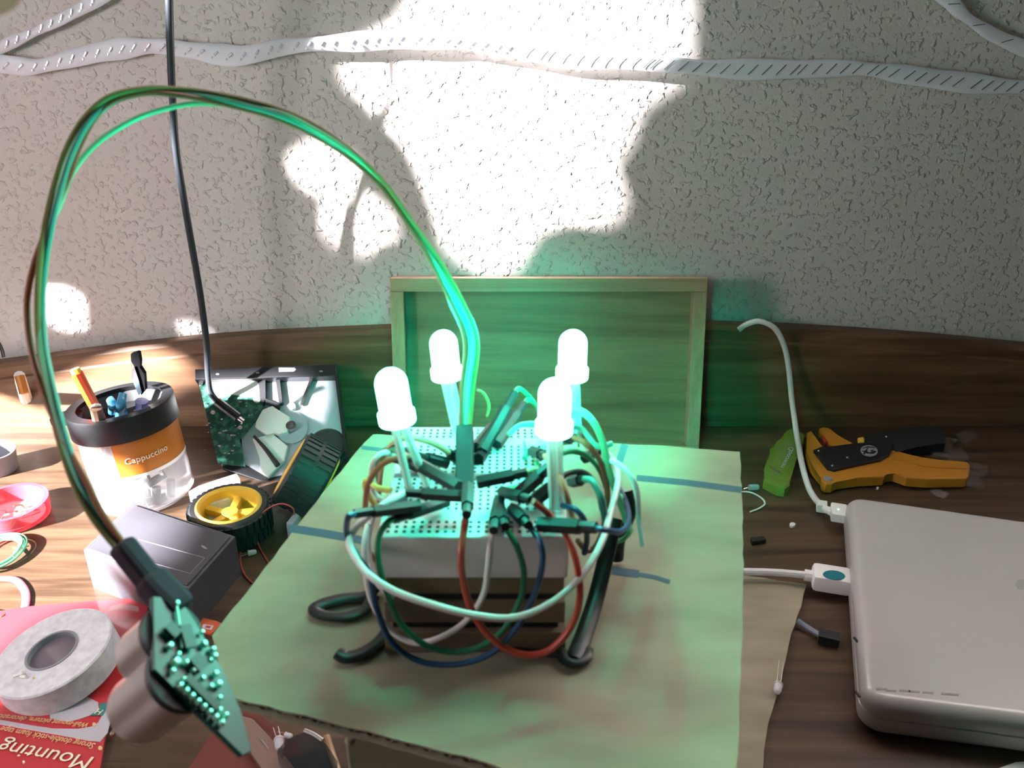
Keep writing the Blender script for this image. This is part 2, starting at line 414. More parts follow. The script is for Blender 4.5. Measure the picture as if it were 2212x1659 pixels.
def mesh_strip(pts, wpx, label, ticks, x_dark=1000):
    root = empty('woven_mesh_strip', Y(*pts[len(pts)//2], .79), label, 'mesh strip', 'woven mesh strips strung across the wall')
    path = catmull([Y(x, y, .788) for x, y in pts], 10); bm = bmesh.new(); rings = []; N = len(path)
    for i, p in enumerate(path):
        t = (path[min(i+1, N-1)]-path[max(i-1, 0)]).normalized(); v = Vector((0, -1, 0)).cross(t).normalized()
        wd = wpx/F*.76/2*(1+.16*math.sin(i*.21)+.08*math.sin(i*.5)); tw = .15*math.sin(i*.16)
        a = (v*math.cos(tw)+Vector((0, -1, 0))*math.sin(tw)); b2 = a.cross(t)
        rings.append([bm.verts.new(p + a*wd*math.cos(2*PI*k/12) + b2*.0022*math.sin(2*PI*k/12)) for k in range(12)])
    for a, b in zip(rings, rings[1:]):
        for k in range(12): bm.faces.new((a[k], a[(k+1) % 12], b[(k+1) % 12], b[k]))
    finish('mesh_tube', bm, M_weave, root, True)
    # stitches along it
    bd = bmesh.new(); bs = bmesh.new(); L = 0; nxt = .006
    for i in range(1, N):
        seg = (path[i]-path[i-1]).length; L += seg
        if L >= nxt:
            nxt += ticks; t = (path[i]-path[i-1]).normalized(); v = Vector((0, -1, 0)).cross(t).normalized()
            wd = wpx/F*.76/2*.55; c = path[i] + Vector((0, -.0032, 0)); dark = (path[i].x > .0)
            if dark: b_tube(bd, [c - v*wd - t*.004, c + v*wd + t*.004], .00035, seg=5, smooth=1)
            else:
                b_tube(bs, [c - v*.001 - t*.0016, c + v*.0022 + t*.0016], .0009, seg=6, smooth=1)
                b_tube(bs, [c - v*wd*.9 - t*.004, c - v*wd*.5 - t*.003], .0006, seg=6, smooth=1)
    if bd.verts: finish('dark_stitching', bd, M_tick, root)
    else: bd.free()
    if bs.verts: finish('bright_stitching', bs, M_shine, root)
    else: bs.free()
    return root
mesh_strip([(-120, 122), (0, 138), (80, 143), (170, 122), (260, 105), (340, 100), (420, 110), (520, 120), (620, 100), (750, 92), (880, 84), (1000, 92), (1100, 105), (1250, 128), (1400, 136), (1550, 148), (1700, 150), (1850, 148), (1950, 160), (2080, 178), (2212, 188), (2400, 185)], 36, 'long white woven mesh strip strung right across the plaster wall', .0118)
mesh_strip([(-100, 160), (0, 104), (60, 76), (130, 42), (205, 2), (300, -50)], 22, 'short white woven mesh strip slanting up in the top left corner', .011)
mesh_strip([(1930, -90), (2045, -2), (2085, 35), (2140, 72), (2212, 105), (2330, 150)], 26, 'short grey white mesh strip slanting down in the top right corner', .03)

# ================================================================== HANGING BLACK CABLE
HN = Vector((0, -.72, .69)).normalized()
hp = (Z(560, 1038, .0), Vector((0, -.071, .097)).normalized())      # the leaning shell's plane
ca = empty('antenna_cable', ON(520, 905, hp, .02), 'black cable hanging down from above onto the open drive shell', 'cable')
cp = [(362, -120, 'y', .70), (365, 0, 'y', .70), (368, 100, 'y', .705), (372, 200, 'y', .71), (380, 320, 'y', .715), (397, 430, 'y', .72), (416, 540, 'y', .722), (433, 640, 'y', .724), (446, 740, 'y', .722), (450, 810, 'y', .72)]
cp = [P(p) for p in cp] + [ON(456, 848, hp, .02), ON(474, 872, hp, .014)]
finish('cord', tube(cp, .0030, seg=12), W_grey if False else wmat('cable_black', (.028, .034, .042)), ca, True)
finish('strain_relief', tube([ON(470, 868, hp, .014), ON(515, 902, hp, .010)], .0045, smooth=1), M_black, ca, True)
finish('metal_tip', tube([ON(512, 900, hp, .010), ON(527, 911, hp, .009)], .0022, smooth=1), M_silver, ca, True)

# ================================================================== OPEN DRIVE SHELL
z2 = lambda pts: zm(pts, 3.3175, 380, 740)
hd = empty('open_drive_shell', Z(560, 1010, 0), 'open black electronics shell leaning on the back board with bare boards inside', 'electronics')
finish('shell', plprism(z2([(135, 195), (1150, 155), (1225, 820), (1100, 990), (620, 1000), (330, 900), (170, 300)]), hp, -.004, 0, .001), M_black, hd)
finish('top_rim', plprism(z2([(135, 190), (1150, 152), (1156, 236), (135, 266)]), hp, 0, .012, .001), M_black, hd)
finish('side_rim', plprism(z2([(1140, 236), (1158, 236), (1232, 820), (1212, 835)]), hp, 0, .010), M_black, hd)
finish('steel_plate', plprism(z2([(600, 262), (1138, 240), (1205, 760), (1060, 900), (660, 965), (480, 860), (470, 690)]), hp, 0, .002), M_plate, hd)
pc = finish('circuit_board', plprism(z2([(160, 275), (590, 262), (628, 490), (455, 690), (497, 885), (300, 862)]), hp, .003, .0052), M_pcb, hd)
finish('white_patch', plprism(z2([(246, 275), (560, 266), (590, 290), (604, 372), (540, 392), (400, 372), (330, 400), (252, 360)]), hp, .0054, .0057), M_white, pc)  # plain white piece on the upper part of the circuit board
bm = bmesh.new()
for i in range(46):
    x = random.uniform(190, 600); y = random.uniform(400, 830)
    if x > 590-(y-400)*.30: continue
    c = ON(*z2([(x, y)])[0], hp, .0058); s = random.choice((.0008, .0012, .0018))
    b_box(bm, c, (s*1.6, s, .0009), basis((1, 0, 0), hp[1]))
finish('surface_chips', bm, M_silver, pc)
for x, y in ((265, 500), (460, 608), (178, 290)):
    finish('screw', plprism(circ(*z2([(x, y)])[0], 5, 4.5, 14), hp, .005, .0066), M_silver, pc)
ar = finish('actuator_arm', plprism(z2([(620, 480), (690, 452), (730, 480), (812, 530), (800, 640), (735, 655), (700, 645), (650, 662), (568, 602), (572, 566)]), hp, .004, .009, .0008), M_white, hd)
finish('pivot_plate', plprism(z2(circ(825, 605, 118, 118, 36)), hp, .0025, .004), M_plate, hd)
finish('hub_ring', lathe([(.0022, 0), (.0048, 0), (.0048, .004), (.0022, .004)], 24, at(ON(*z2([(830, 605)])[0], hp, .006), hp[1]), closed=True), M_silver, hd, True)
finish('lower_bracket', plprism(z2([(548, 690), (690, 650), (800, 740), (770, 850), (660, 962), (600, 925), (606, 830)]), hp, .002, .006, .0006), M_white, hd)
bm = bmesh.new()
for q in ([(590, 262), (640, 260), (642, 400), (625, 440), (604, 430)], [(712, 248), (742, 247), (764, 430), (738, 440)], [(640, 400), (740, 440), (735, 470), (640, 430)]): plprism(z2(q), hp, .002, .007, bm=bm)
finish('black_ribs', bm, M_black, hd)
for q in ([(965, 245), (985, 245), (905, 445), (890, 440)],): finish('steel_rod', plprism(z2(q), hp, .002, .006), M_silver, hd)
for x, y in ((828, 453), (580, 405)): finish('white_button', plprism(circ(*z2([(x, y)])[0], 8, 7.6, 20), hp, .002, .0065), M_white, hd)
finish('black_lever', tube([ON(*z2([(x, y)])[0], hp, .010) for x, y in ((560, 670), (640, 760), (730, 880))], .0022, radii=(.6, 1.2)), M_black, hd, True)
bm = plprism(z2([(735, 178), (850, 178), (862, 192), (845, 208), (738, 210)]), hp, .012, .0123)
for x, y in ((298, 226), (585, 216), (1040, 205)): plprism(circ(*z2([(x, y)])[0], 4, 2, 10), hp, .012, .0123, bm=bm)
finish('scuffed_mark', bm, M_grey, hd)
finish('round_spindle_cover', lathe([(0, .0022), (.016, .0022), (.018, .0008), (.018, 0), (0, 0)], 32, at(ON(*z2([(1080, 740)])[0], hp, .002), hp[1])), M_darkgrey, hd, True)

# ================================================================== WHEELS
def make_wheel(loc, axis, label, xdir=(1, 0, 0), hw=.013):
    A = at(loc, axis, xdir)
    root = empty('toy_wheel', loc, label, 'wheel', 'yellow and black robot wheels'); R = .0325
    ty = bmesh.new(); b_lathe(ty, [(.0265, -hw), (.0305, -hw), (R, -hw*.8), (R, hw*.8), (.0305, hw), (.0265, hw)], 48, A, closed=True)
    for k in range(36):
        for s in (-1, 1):
            a = 2*PI*(k+.5*(s > 0))/36
            b_box(ty, A @ Vector((R*math.cos(a), R*math.sin(a), s*hw*.48)), (.0022, .0036, hw*.78), A.to_3x3() @ Matrix.Rotation(a, 3, 'Z'))
    finish('tyre', ty, M_rubber, root)
    hb = bmesh.new(); b_lathe(hb, [(.0228, -hw*.9), (.0266, -hw*1.0), (.0266, hw*1.04), (.0250, hw*1.12), (.0228, hw*.95)], 48, A, closed=True)
    b_lathe(hb, [(0, hw*.5), (.0065, hw*.5), (.0075, hw*.2), (.0075, -hw*.7), (0, -hw*.7)], 24, A)
    for k in range(5):
        a = 2*PI*k/5+.3
        for da in (-.0, ):
            c = A @ Vector((.0152*math.cos(a), .0152*math.sin(a), hw*.15)); b_box(hb, c, (.018, .0062, .006), A.to_3x3() @ Matrix.Rotation(a, 3, 'Z'), bev=.0008)
    finish('hub', hb, M_yellow, root, True)
    return root
make_wheel(Z(493, 1087, .030) - Vector((0, 0, .014)), (.03, -.04, 1), 'robot wheel with yellow five spoke hub lying flat beside the black box')
make_wheel(Z(662, 1026, .036), (.84, .0, -.54), 'black treaded robot wheel on edge between the open shell and the cardboard', hw=.0165)
one('white_plastic_housing', zprism([(410, 1072), (407, 1060), (428, 1048), (512, 1020), (519, 1034), (524, 1062), (470, 1085), (425, 1100)], 0, .022, .002), M_white, 'small white plastic housing tucked behind the flat yellow wheel', 'housing', smooth=False)

# gear motor beside the wheel, with its red leads
gm = empty('gear_motor', Z(670, 1080, 0), 'yellow gear motor half hidden under the left edge of the cardboard', 'motor')
finish('gearbox', zprism(z2([(1050, 925), (1115, 965), (1060, 1040), (930, 1170), (880, 1160), (985, 1010)]), 0, .020, .001), M_yellow, gm)
finish('terminal_board', zprism(z2([(1045, 862), (1085, 905), (1040, 930), (985, 1000), (985, 950), (1020, 890)]), 0, .024, .0006), M_silver, gm)
finish('pale_cap', zprism(z2([(870, 1110), (945, 1035), (968, 1045), (905, 1110)]), 0, .023, .0006), M_white, gm)
finish('end_block', zprism(z2([(790, 1290), (850, 1215), (888, 1240), (815, 1325)]), 0, .022, .0006), M_grey, gm)
bm = tube([Z(*z2([(848, 1228)])[0], .024), Z(*z2([(835, 1185)])[0], .032), Z(*z2([(760, 1155)])[0], .034), Z(*z2([(660, 1190)])[0], .03), Z(*z2([(560, 1280)])[0], .02), Z(*z2([(500, 1380)])[0], .008), Z(*z2([(472, 1450)])[0], .0012), Z(*z2([(460, 1560)])[0], .0012), Z(*z2([(490, 1659)])[0], .0012), Z(548, 1262, .0012)], .0007)
b_tube(bm, [Z(*z2([(545, 1300)])[0], .018), Z(*z2([(570, 1390)])[0], .008), Z(*z2([(610, 1490)])[0], .0012), Z(*z2([(680, 1610)])[0], .0012), Z(600, 1270, .0012)], .0007)
finish('red_leads', bm, W_red, gm, True)
# loose clear led by the red leads
def loose_led(name, p, q, label, r=.0025, legs=.02, group=None):
    p = Vector(p); q = Vector(q); ax = (q-p).normalized(); root = empty(name, p, label, 'led', group)
    finish('lens', lathe([(0, 0), (r*1.15, 0), (r*1.15, r*.4), (r, r*.4), (r, r*2.2), (r*.7, r*2.9), (0, r*3.1)], 20, at(p, ax, (0, 0, 1))), M_led_off, root, True)
    s = ax.cross(Vector((0, 0, 1))).normalized()
    for k in (-1, 1): finish('lead', tube([p + s*k*.0012, p - ax*legs + s*k*.0022*(1 if k > 0 else .3)], .00030, smooth=1, seg=6), M_silver, root)
    return root
loose_led('clear_led', Z(536, 1195, .003), Z(552, 1192, .003), 'tiny clear led lying between the red leads and the black box', .0022, .006)
loose_led('clear_led', Z(1682, 1478, .0072), Z(1678, 1500, .0072), 'small clear led lying across the edge of the flat cardboard scrap', .0026, .022)

# ================================================================== BLACK BOX
bb = empty('black_plastic_box', Z(350, 1200, 0), 'low black plastic box with a fine outline on its lid', 'box')
q = [(286, 1084), (508, 1157), (408, 1270), (180, 1186)]
M_boxg = mat('box_grey', (.06, .06, .07), .4)
finish('case', zprism(q, 0, .036, .0015), M_boxg, bb)
def inset(q, k):
    c = (sum(a for a, b in q)/len(q), sum(b for a, b in q)/len(q)); return [(c[0]+(a-c[0])*k, c[1]+(b-c[1])*k) for a, b in q]
finish('lid', zprism(inset(q, .93), .036, .0375, .0006), M_boxg, bb)
bm = bmesh.new()
for a, b in (((300, 1165), (442, 1205)), ((442, 1205), (411, 1239)), ((411, 1239), (290, 1205))): b_bar(bm, Z(*a, .0376), Z(*b, .0376), .0004, .0004)
zprism(circ(441, 1182, 7, 2.4, 14, .5), .0375, .0378, bm=bm)
finish('lid_outline', bm, M_grey, bb)

# ================================================================== JAR OF PENS
JC = Vector((-.329, .640, 0)); tilt = Vector((-.09, .03, 1)).normalized(); JR = .041
JA = at(JC, tilt)
jar = empty('plastic_jar', JC, 'clear plastic jar with a black rim and orange label holding pens', 'jar')
finish('body', lathe([(0, .001), (JR-.004, .001), (JR, .005), (JR, .085), (JR-.0012, .085), (JR-.0012, .006), (JR-.005, .0025), (0, .0025)], 48, JA), M_jar, jar, True)
finish('rim', lathe([(JR-.006, .094), (JR+.0025, .094), (JR+.003, .092), (JR+.003, .073), (JR+.0006, .073), (JR+.0006, .088), (JR-.004, .089)], 56, JA, closed=True), M_black, jar, True)
finish('dark_insert', lathe([(JR-.0045, .089), (JR-.010, .080), (0, .078), (0, .0785), (JR-.0095, .081), (JR-.004, .0895)], 48, JA), M_blackm, jar, True)
bm = bmesh.new(); prev = None
a0, a1 = math.radians(-84), math.radians(28)
for k in range(25):
    a = a0+(a1-a0)*k/24; r = JR+.0004
    cur = [bm.verts.new(JA @ Vector((r*math.cos(a), r*math.sin(a), z))) for z in (.040, .072)]
    if prev: bm.faces.new((prev[0], cur[0], cur[1], prev[1]))
    prev = cur
lab = finish('label_wrap', bm, M_label, jar, True)
bm = bmesh.new(); prev = None
for k in range(25):
    a = a0+(a1-a0)*k/24; r = JR+.0006
    cur = [bm.verts.new(JA @ Vector((r*math.cos(a), r*math.sin(a), z))) for z in (.0385, .0415)]
    if prev: bm.faces.new((prev[0], cur[0], cur[1], prev[1]))
    prev = cur
finish('label_border', bm, M_white, lab, True)
def wrapj(q):
    a = math.radians(-74) + q.x/JR; r = JR+.0007+q.z; return JA @ Vector((r*math.cos(a), r*math.sin(a), .053+q.y))
text('Cappuccino', (0, 0, 0), (.036, 0, 0), (0, 0, 1), M_cream, lab, wrap=wrapj)
finish('handle_tab', lathe([(0, 0), (.013, 0), (.013, .004), (0, .004)], 24, at(JA @ Vector((-.042, -.012, .086)), tilt)), M_black, jar, True)
def stick(name, a, b, r, m, label, cat, radii=None, extra=None, flat=1):
    root = empty(name, a, label, cat); finish('barrel', tube([a, b], r, smooth=4, radii=radii, flat=flat), m, root, True)
    if extra: extra(root)
    return root
J = lambda x, y, z: JA @ Vector((x, y, z))
stick('marker_pen', J(-.014, .004, .03), Y(166, 806, .640), .0048, mat('pen_orange', (.75, .07, .01), .4), 'orange pen slanting out of the left side of the jar', 'pen', (.8, 1), lambda r: finish('cap', tube([Y(166, 806, .640), Y(161, 797, .640)], .0040, smooth=1), M_yellow, r, True))
M_bluep = mat('blue_clip', (.06, .30, .50), .2)
for k, (x0, y0, x1, y1) in enumerate(((262, 905, 266, 850), (246, 895, 237, 862))):
    root = empty('clothes_clip', Z(x0, y0, .09), ('larger light blue clip' if k == 0 else 'smaller blue clip') + ' standing up in the jar', 'clip', 'blue clips in the pen jar')
    finish('jaw', tube([Z(x0, y0, .07), Y(x0-1, (y0+y1)/2, .615), Y(x1, y1, .62)], .0042, radii=(1.2, .8), flat=.7), M_bluep, root, True)
    finish('spring_jaw', tube([Z(x0+6, y0, .07), Y(x0+3, (y0+y1)/2, .618), Y(x1+3, y1+3, .623)], .0032, radii=(1.2, .6), flat=.6), M_bluep, root, True)
def knife(r):
    finish('blade_guard', tube([Y(303, 852, .652), Y(292, 806, .655)], .0055, smooth=2, flat=.4), M_white, r, True)
kn = empty('craft_knife', J(.01, .01, .05), 'black craft knife sticking highest out of the jar', 'knife')
finish('handle', prism([Y(x, y, .655) for x, y in zm([(655, 70), (715, 52), (735, 60), (750, 150), (745, 200), (790, 270), (800, 430), (760, 480), (735, 330), (690, 190), (660, 145)], 4.607, 140, 750)], (0, .005, 0)), mat('knife_black', (.003, .003, .004), .7, spec=.1), kn)
finish('blade', prism([Y(x, y, .6535) for x, y in zm([(690, 190), (735, 330), (765, 450), (735, 480), (660, 300), (665, 230)], 4.607, 140, 750)], (0, .001, 0)), M_silver, kn)
stick('marker_pen', J(-.02, -.012, .03), Y(207, 880, .605), .0050, mat('brown_barrel', (.22, .13, .09), .4), 'open ended brown pen just above the jar rim', 'pen', None, lambda r: finish('white_end', tube([Y(207, 880, .605), Y(206, 876, .606)], .0042, smooth=1), M_white, r, True))
stick('glass_vial', J(.012, -.008, .05), Y(306, 866, .625), .0052, mat('violet_clear', (.3, .3, .6), .05, alpha=.7), 'glossy violet tinted clear vial inside the jar rim', 'vial')
for k, (x, y, z, dx, dy, dz) in enumerate(((.018, -.020, .007, .9, .3, .2), (.008, -.026, .016, .95, .2, .15), (.022, -.018, .026, .8, .3, .45), (.012, -.027, .030, .9, .25, .4), (.02, -.022, .012, .1, .1, 1), (.010, -.030, .012, .1, 0, 1), (.028, -.010, .012, .1, .1, 1), (-.01, -.02, .012, .8, -.3, .2), (-.015, -.015, .026, .7, -.3, .3))):
    d = Vector((dx, dy, dz)).normalized()*.008
    o = one('black_sleeve_piece', tube([J(x, y, z)-d, J(x, y, z)+d], .0036, smooth=1), M_darkgrey, 'short dark grey tube piece lying inside the clear jar', 'tube piece', 'tube pieces inside the jar', True)

# ================================================================== CLUTTER AT THE LEFT EDGE
one('black_camera_strap_lump', lathe([(0, 0), (.030, 0), (.034, .01), (.032, .035), (.022, .048), (0, .05)], 28, at(Z(-28, 895, 0))), M_blackm, 'dark rounded object cut by the left edge below the back board', 'object', smooth=True)
pn = empty('felt_pen', Z(50, 870, 0), 'white felt pen with an orange side standing near the left edge', 'pen')
finish('barrel', tube([Z(62, 880, .003), Y(42, 812, .700)], .006, smooth=1, radii=(1.1, .8)), M_white, pn, True)
finish('cap', tube([Y(42, 812, .694), Y(52, 850, .687)], .0042, smooth=1), M_orange, pn, True)
cn = empty('small_metal_can', Z(0, 1000, 0), 'grey metal can cut by the left edge of the picture', 'can')
finish('can_body', lathe([(0, 0), (.020, 0), (.020, .022), (.0185, .022), (.0185, .002), (0, .002)], 36, at(Z(-12, 1015, 0), (.12, 0, 1))), M_grey, cn, True)
# red spool
sp = empty('red_tape_spool', Z(25, 1125, 0), 'translucent red spool holding small scraps near the left edge', 'spool')
SC = Z(28, 1118, 0)
finish('ring_wall', lathe([(.024, .001), (.030, .001), (.031, .016), (.0275, .016), (.024, .004)], 40, at(SC), closed=True), mat('red_clear', (.75, .06, .09), .15, alpha=.8), sp, True)
finish('spool_floor', lathe([(0, 0), (.026, 0), (.026, .002), (0, .002)], 32, at(SC)), mat('pink_clear', (.75, .35, .40), .3), sp, True)
for dx, dy, c, cn_ in ((.006, .004, W_yellow, 'yellow'), (.012, -.002, W_white, 'white'), (-.004, -.006, W_lgreen, 'pale green'), (.002, .010, W_brown, 'brown'), (-.008, .002, W_grey, 'grey')):
    c0 = SC + Vector((dx, dy, .0035)); v = Vector((random.uniform(-1, 1), random.uniform(-1, 1), .25)).normalized()*.006
    one('wire_scrap', tube([c0-v*.6, c0+Vector((.001, .001, .002)), c0+v], .0008, seg=6), c, 'snipped scrap of '+cn_+' wire inside the red spool', 'wire scrap', 'wire scraps in the red spool', True)
# green wire coil
bm = bmesh.new(); cc = Z(-8, 1195, .004)
for k in range(5):
    r = .0155+.0013*k; b_tube(bm, [cc+Vector((r*math.cos(a)*1.0, r*math.sin(a)*1.25, .0012*(k % 3)+.0004*math.sin(3*a))) for a in [2*PI*i/20 for i in range(21)]], .0009, seg=6, smooth=2)
b_tube(bm, [cc+Vector((.018, -.008, .002)), Z(38, 1184, .002), Z(52, 1180, .001)], .0008, seg=6)
one('wire_coil', bm, wmat('coil_green', (.10, .45, .25)), 'small coil of bright green wire at the left edge under the red spool', 'wire coil', smooth=True)
one('pink_band', tube([Z(-30, 1252, .0012), Z(15, 1250, .0012), Z(38, 1256, .0012), Z(55, 1280, .0012), Z(54, 1310, .0012), Z(42, 1335, .0012), Z(28, 1350, .0012)], .0030, flat=.35), mat('pink_rubber', (.60, .12, .18), .5), 'thin pink band curling at the left edge above the tape roll', 'band', smooth=True)
bm = tube([Z(-25, 1318, .0012), Z(0, 1322, .0012), Z(12, 1328, .0012)], .0012); b_tube(bm, [Z(-25, 1336, .0012), Z(4, 1332, .003), Z(16, 1318, .0012)], .0007)
one('loose_wire_end', bm, W_red, 'short dark red wire ends at the left edge beside the tape roll', 'wire', smooth=True)
# small dark stand on the board, far left
one('dark_hook', tube([Y(-6, 735, .768), Y(3, 752, .768), Y(8, 771, .768)], .0016), M_black, 'thin dark prong rising above the back board at the far left', 'prong', smooth=True)

# ================================================================== FOAM TAPE ON ITS RED CARD
z8 = lambda pts: zm(pts, 7.373, 0, 1480)
pk = empty('tape_package', Z(100, 1560, 0), 'red and white mounting tape card lying upside down under the tape roll', 'package')
HC = .003
card = finish('card', zprism([(-190, 1350), (60, 1310), (325, 1288), (300, 1400), (266, 1480), (232, 1560), (216, 1659), (196, 1740), (-190, 1700)], .0004, HC), M_redcard, pk)
finish('white_band', zprism(z8([(-900, 420), (0, 550), (500, 640), (850, 690), (1240, 695), (1450, 660), (1560, 600), (1640, 450), (1700, 330), (1790, 300), (1770, 520), (1715, 760), (1590, 900), (1400, 880), (1000, 800), (500, 710), (0, 620), (-900, 480)]), HC, HC+.0003), M_lilac, card)
finish('grey_window', zprism(z8([(790, 430), (830, 380), (1100, 270), (1320, 150), (1560, 270), (1580, 430), (1300, 530), (1100, 580), (800, 530)]), HC, HC+.0003), M_lilac, card)
tg = finish('teal_tag', zprism(z8([(1430, 480), (1570, 380), (1600, 285), (1745, 265), (1640, 480)]), HC+.0004, HC+.0006), M_teal, card)
def ctext(s, a, b, m, hgt, par=card, sh=0):
    a, b = z8([a, b]); return text(s, Z(*a, HC+.0007), Z(*b, HC+.0007), (0, 0, 1), m, par, hgt=hgt, shear=sh)
ctext('Mounting', (1500, 1150), (60, 880), M_cream, .0135)
ctext('Strong double-stick foam tape', (1530, 930), (45, 655), M_gold, .0060)
ctext('Wall-mount picture, decoration', (1420, 605), (-60, 455), M_gold, .0054, sh=.2)
ctext('H', (1650, 400), (1575, 375), M_cream, .006, tg)
bm = bmesh.new()
for x, y, r in ((1595, 1000, 34), (1500, 622, 30)): zprism(z8(circ(x, y, r, r, 18)), HC, HC+.0008, bm=bm)
finish('bullet_dots', bm, M_gold, card)
finish('small_dot', zprism(z8(circ(375, 1218, 20, 20, 14)), HC, HC+.0008), M_cream, card)
finish('clear_strip', tube([Z(236, 1316, .012), Z(262, 1310, .014), Z(298, 1316, .008)], .003, flat=.4), M_clear, pk, True)

tr = empty('tape_roll', Z(110, 1400, .004), 'large roll of white foam tape lying on the red card', 'tape roll')
tz = Vector((-.16, -.10, 1)).normalized(); tc_ = Z(112, 1405, .023); TR = .0375
finish('foam_winding', lathe([(.0165, 0), (.0165, -.019), (TR-.001, -.019), (TR, -.018), (TR, -.001), (TR-.001, 0)], 64, at(tc_, tz), closed=True), M_tape, tr, True)
co = finish('core', lathe([(.0150, .0006), (.0166, .0006), (.0166, -.019), (.0150, -.019)], 48, at(tc_, tz), closed=True), M_grey, tr, True)
finish('core_disc', lathe([(0, -.0035), (.0150, -.0035), (.0150, -.0045), (0, -.0045)], 40, at(tc_, tz)), mat('lilac_core', (.16, .13, .16), .12, coat=1), tr, True)
bm = bmesh.new()
for x, y, s in ((38, 1458, .0016), (48, 1462, .0013), (44, 1452, .0010)):
    b_box(bm, Z(x, y, .0215), (s*3, s*1.6, s*.5), Matrix.Rotation(random.uniform(0, 3), 3, 'Z'))
one('lint_crumbs', bm, M_white, 'white lint crumbs stuck on the face of the tape roll', 'lint')
one('yellow_flake', box(Z(82, 1462, .0205), (.006, .0018, .0006), Matrix.Rotation(.6, 3, 'Z')), W_yellow, 'tiny yellow flake stuck on the face of the tape roll', 'flake')
# steel pin by the card
one('steel_pin', tube([Z(256, 1560, .010), Z(249, 1578, .007), Z(244, 1586, .004)], .0020, smooth=3), M_silver, 'short steel pin standing beside the lower right side of the red card', 'pin', smooth=True)
# orange strip and its printed sign
os_ = empty('orange_strip', Z(480, 1350, 0), 'flat orange red strip with a small printed square under the cardboard edge', 'strip')
finish('strip', zprism(zm([(1375, 590), (1530, 625), (1560, 640), (1480, 720), (1385, 680)], 3.259, 0, 1150), .0004, .002), M_orange if False else mat('orange_red', (.50, .10, .04), .4), os_)
finish('printed_square', zprism(zm([(1430, 645), (1505, 655), (1490, 685), (1420, 672)], 3.259, 0, 1150), .002, .0022), M_lilac, os_)
finish('printed_ring', zprism(zm([(1452, 655), (1484, 660), (1476, 675), (1444, 668)], 3.259, 0, 1150), .0022, .0024), M_redcard, os_)

# ================================================================== CARDBOARD: box, sheet on top, lower flap
cbx = empty('cardboard_box', (0, .27, 0), 'small brown cardboard box standing under the cardboard sheet', 'box')
bm = box((0, .268, .1045), (.112, .13, .207), bev=.0008)
finish('carton', bm, M_card, cbx)
fl = [Z(x, y, .0034) for x, y in ((1596, 1240), (1742, 1262), (1722, 1330), (1690, 1450), (1655, 1590), (1630, 1760), (1480, 1760), (1480, 1236))]
one('cardboard_scrap', prism(rough_edge(fl, .010, .0009), (0, 0, -.0032)), M_card, 'torn cardboard scrap lying flat on the desk right of the raised sheet', 'cardboard')
ZC = .214
sh = empty('cardboard_sheet', (0, .26, ZC-.004), 'torn corrugated cardboard sheet carrying the breadboard and its wires', 'cardboard')
outl = [(806, 938), (1000, 947), (1200, 956), (1345, 959), (1450, 964), (1598, 976), (1604, 1100), (1606, 1240), (1602, 1400), (1597, 1560), (1590, 1659), (1584, 1740), (1240, 1722), (1060, 1650), (900, 1607), (700, 1556), (500, 1506), (474, 1440), (458, 1372), (540, 1270), (620, 1165), (710, 1050), (770, 975)]
top3 = rough_edge([Z(x, y, ZC) for x, y in outl], .006, .00035)
bm = bmesh.new(); b_prism(bm, top3, (0, 0, -.0006)); b_prism(bm, [p+Vector((0, 0, -.0038)) for p in top3], (0, 0, -.0006))
finish('paper_liner', bm, M_card, sh)
# corrugation between the liners: a wavy core, flutes open to the front edge
inn = [Z(x, y, ZC-.0007) for x, y in outl]
cx_ = sum((p.x for p in inn))/len(inn); cy_ = sum((p.y for p in inn))/len(inn)
def in_poly(x, y, poly):
    c = False; n = len(poly)
    for i in range(n):
        a = poly[i]; b = poly[i-1]
        if (a.y > y) != (b.y > y) and x < (b.x-a.x)*(y-a.y)/(b.y-a.y)+a.x: c = not c
    return c
bm = bmesh.new(); x = -.125; pitch = .0058
prev = None
while x < .115:
    # front and back limits of the sheet at this x
    ys = []
    for i in range(len(inn)):
        a = inn[i]; b = inn[i-1]
        if (a.x > x) != (b.x > x): ys.append(a.y+(b.y-a.y)*(x-a.x)/(b.x-a.x))
    if len(ys) >= 2:
        y0, y1 = min(ys)+.0008, max(ys)-.0008
        z = ZC-.0022+.00155*math.sin(2*PI*x/pitch)
        cur = [bm.verts.new((x, y0, z)), bm.verts.new((x, y1, z)), bm.verts.new((x, y1, z-.0004)), bm.verts.new((x, y0, z-.0004))]
        if prev:
            for i in range(4): bm.faces.new((prev[i], prev[(i+1) % 4], cur[(i+1) % 4], cur[i]))
        prev = cur
    else: prev = None
    x += pitch/10
finish('fluted_core', bm, M_shaded_brown, sh)  # shade between the flutes is put into the core's colour
def add_blue_strip(pts, wpx):  # thin dark blue strips set on top of the sheet
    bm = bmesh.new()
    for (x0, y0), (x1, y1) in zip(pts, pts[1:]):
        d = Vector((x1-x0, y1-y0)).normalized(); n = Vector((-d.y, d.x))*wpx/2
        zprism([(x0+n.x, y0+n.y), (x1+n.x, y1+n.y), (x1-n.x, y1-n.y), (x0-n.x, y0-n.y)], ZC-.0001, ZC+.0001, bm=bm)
    finish('blue_strip', bm, M_strip_blue, sh)
add_blue_strip([(622, 1140), (700, 1152), (790, 1168)], 17)
add_blue_strip([(1375, 1032), (1480, 1042), (1602, 1058)], 13)
add_blue_strip([(1350, 960), (1340, 990), (1334, 1010)], 16)
add_blue_strip([(1322, 1232), (1380, 1240)], 17); add_blue_strip([(1380, 1241), (1412, 1246), (1447, 1257)], 9)
add_blue_strip([(780, 966), (830, 972)], 8)

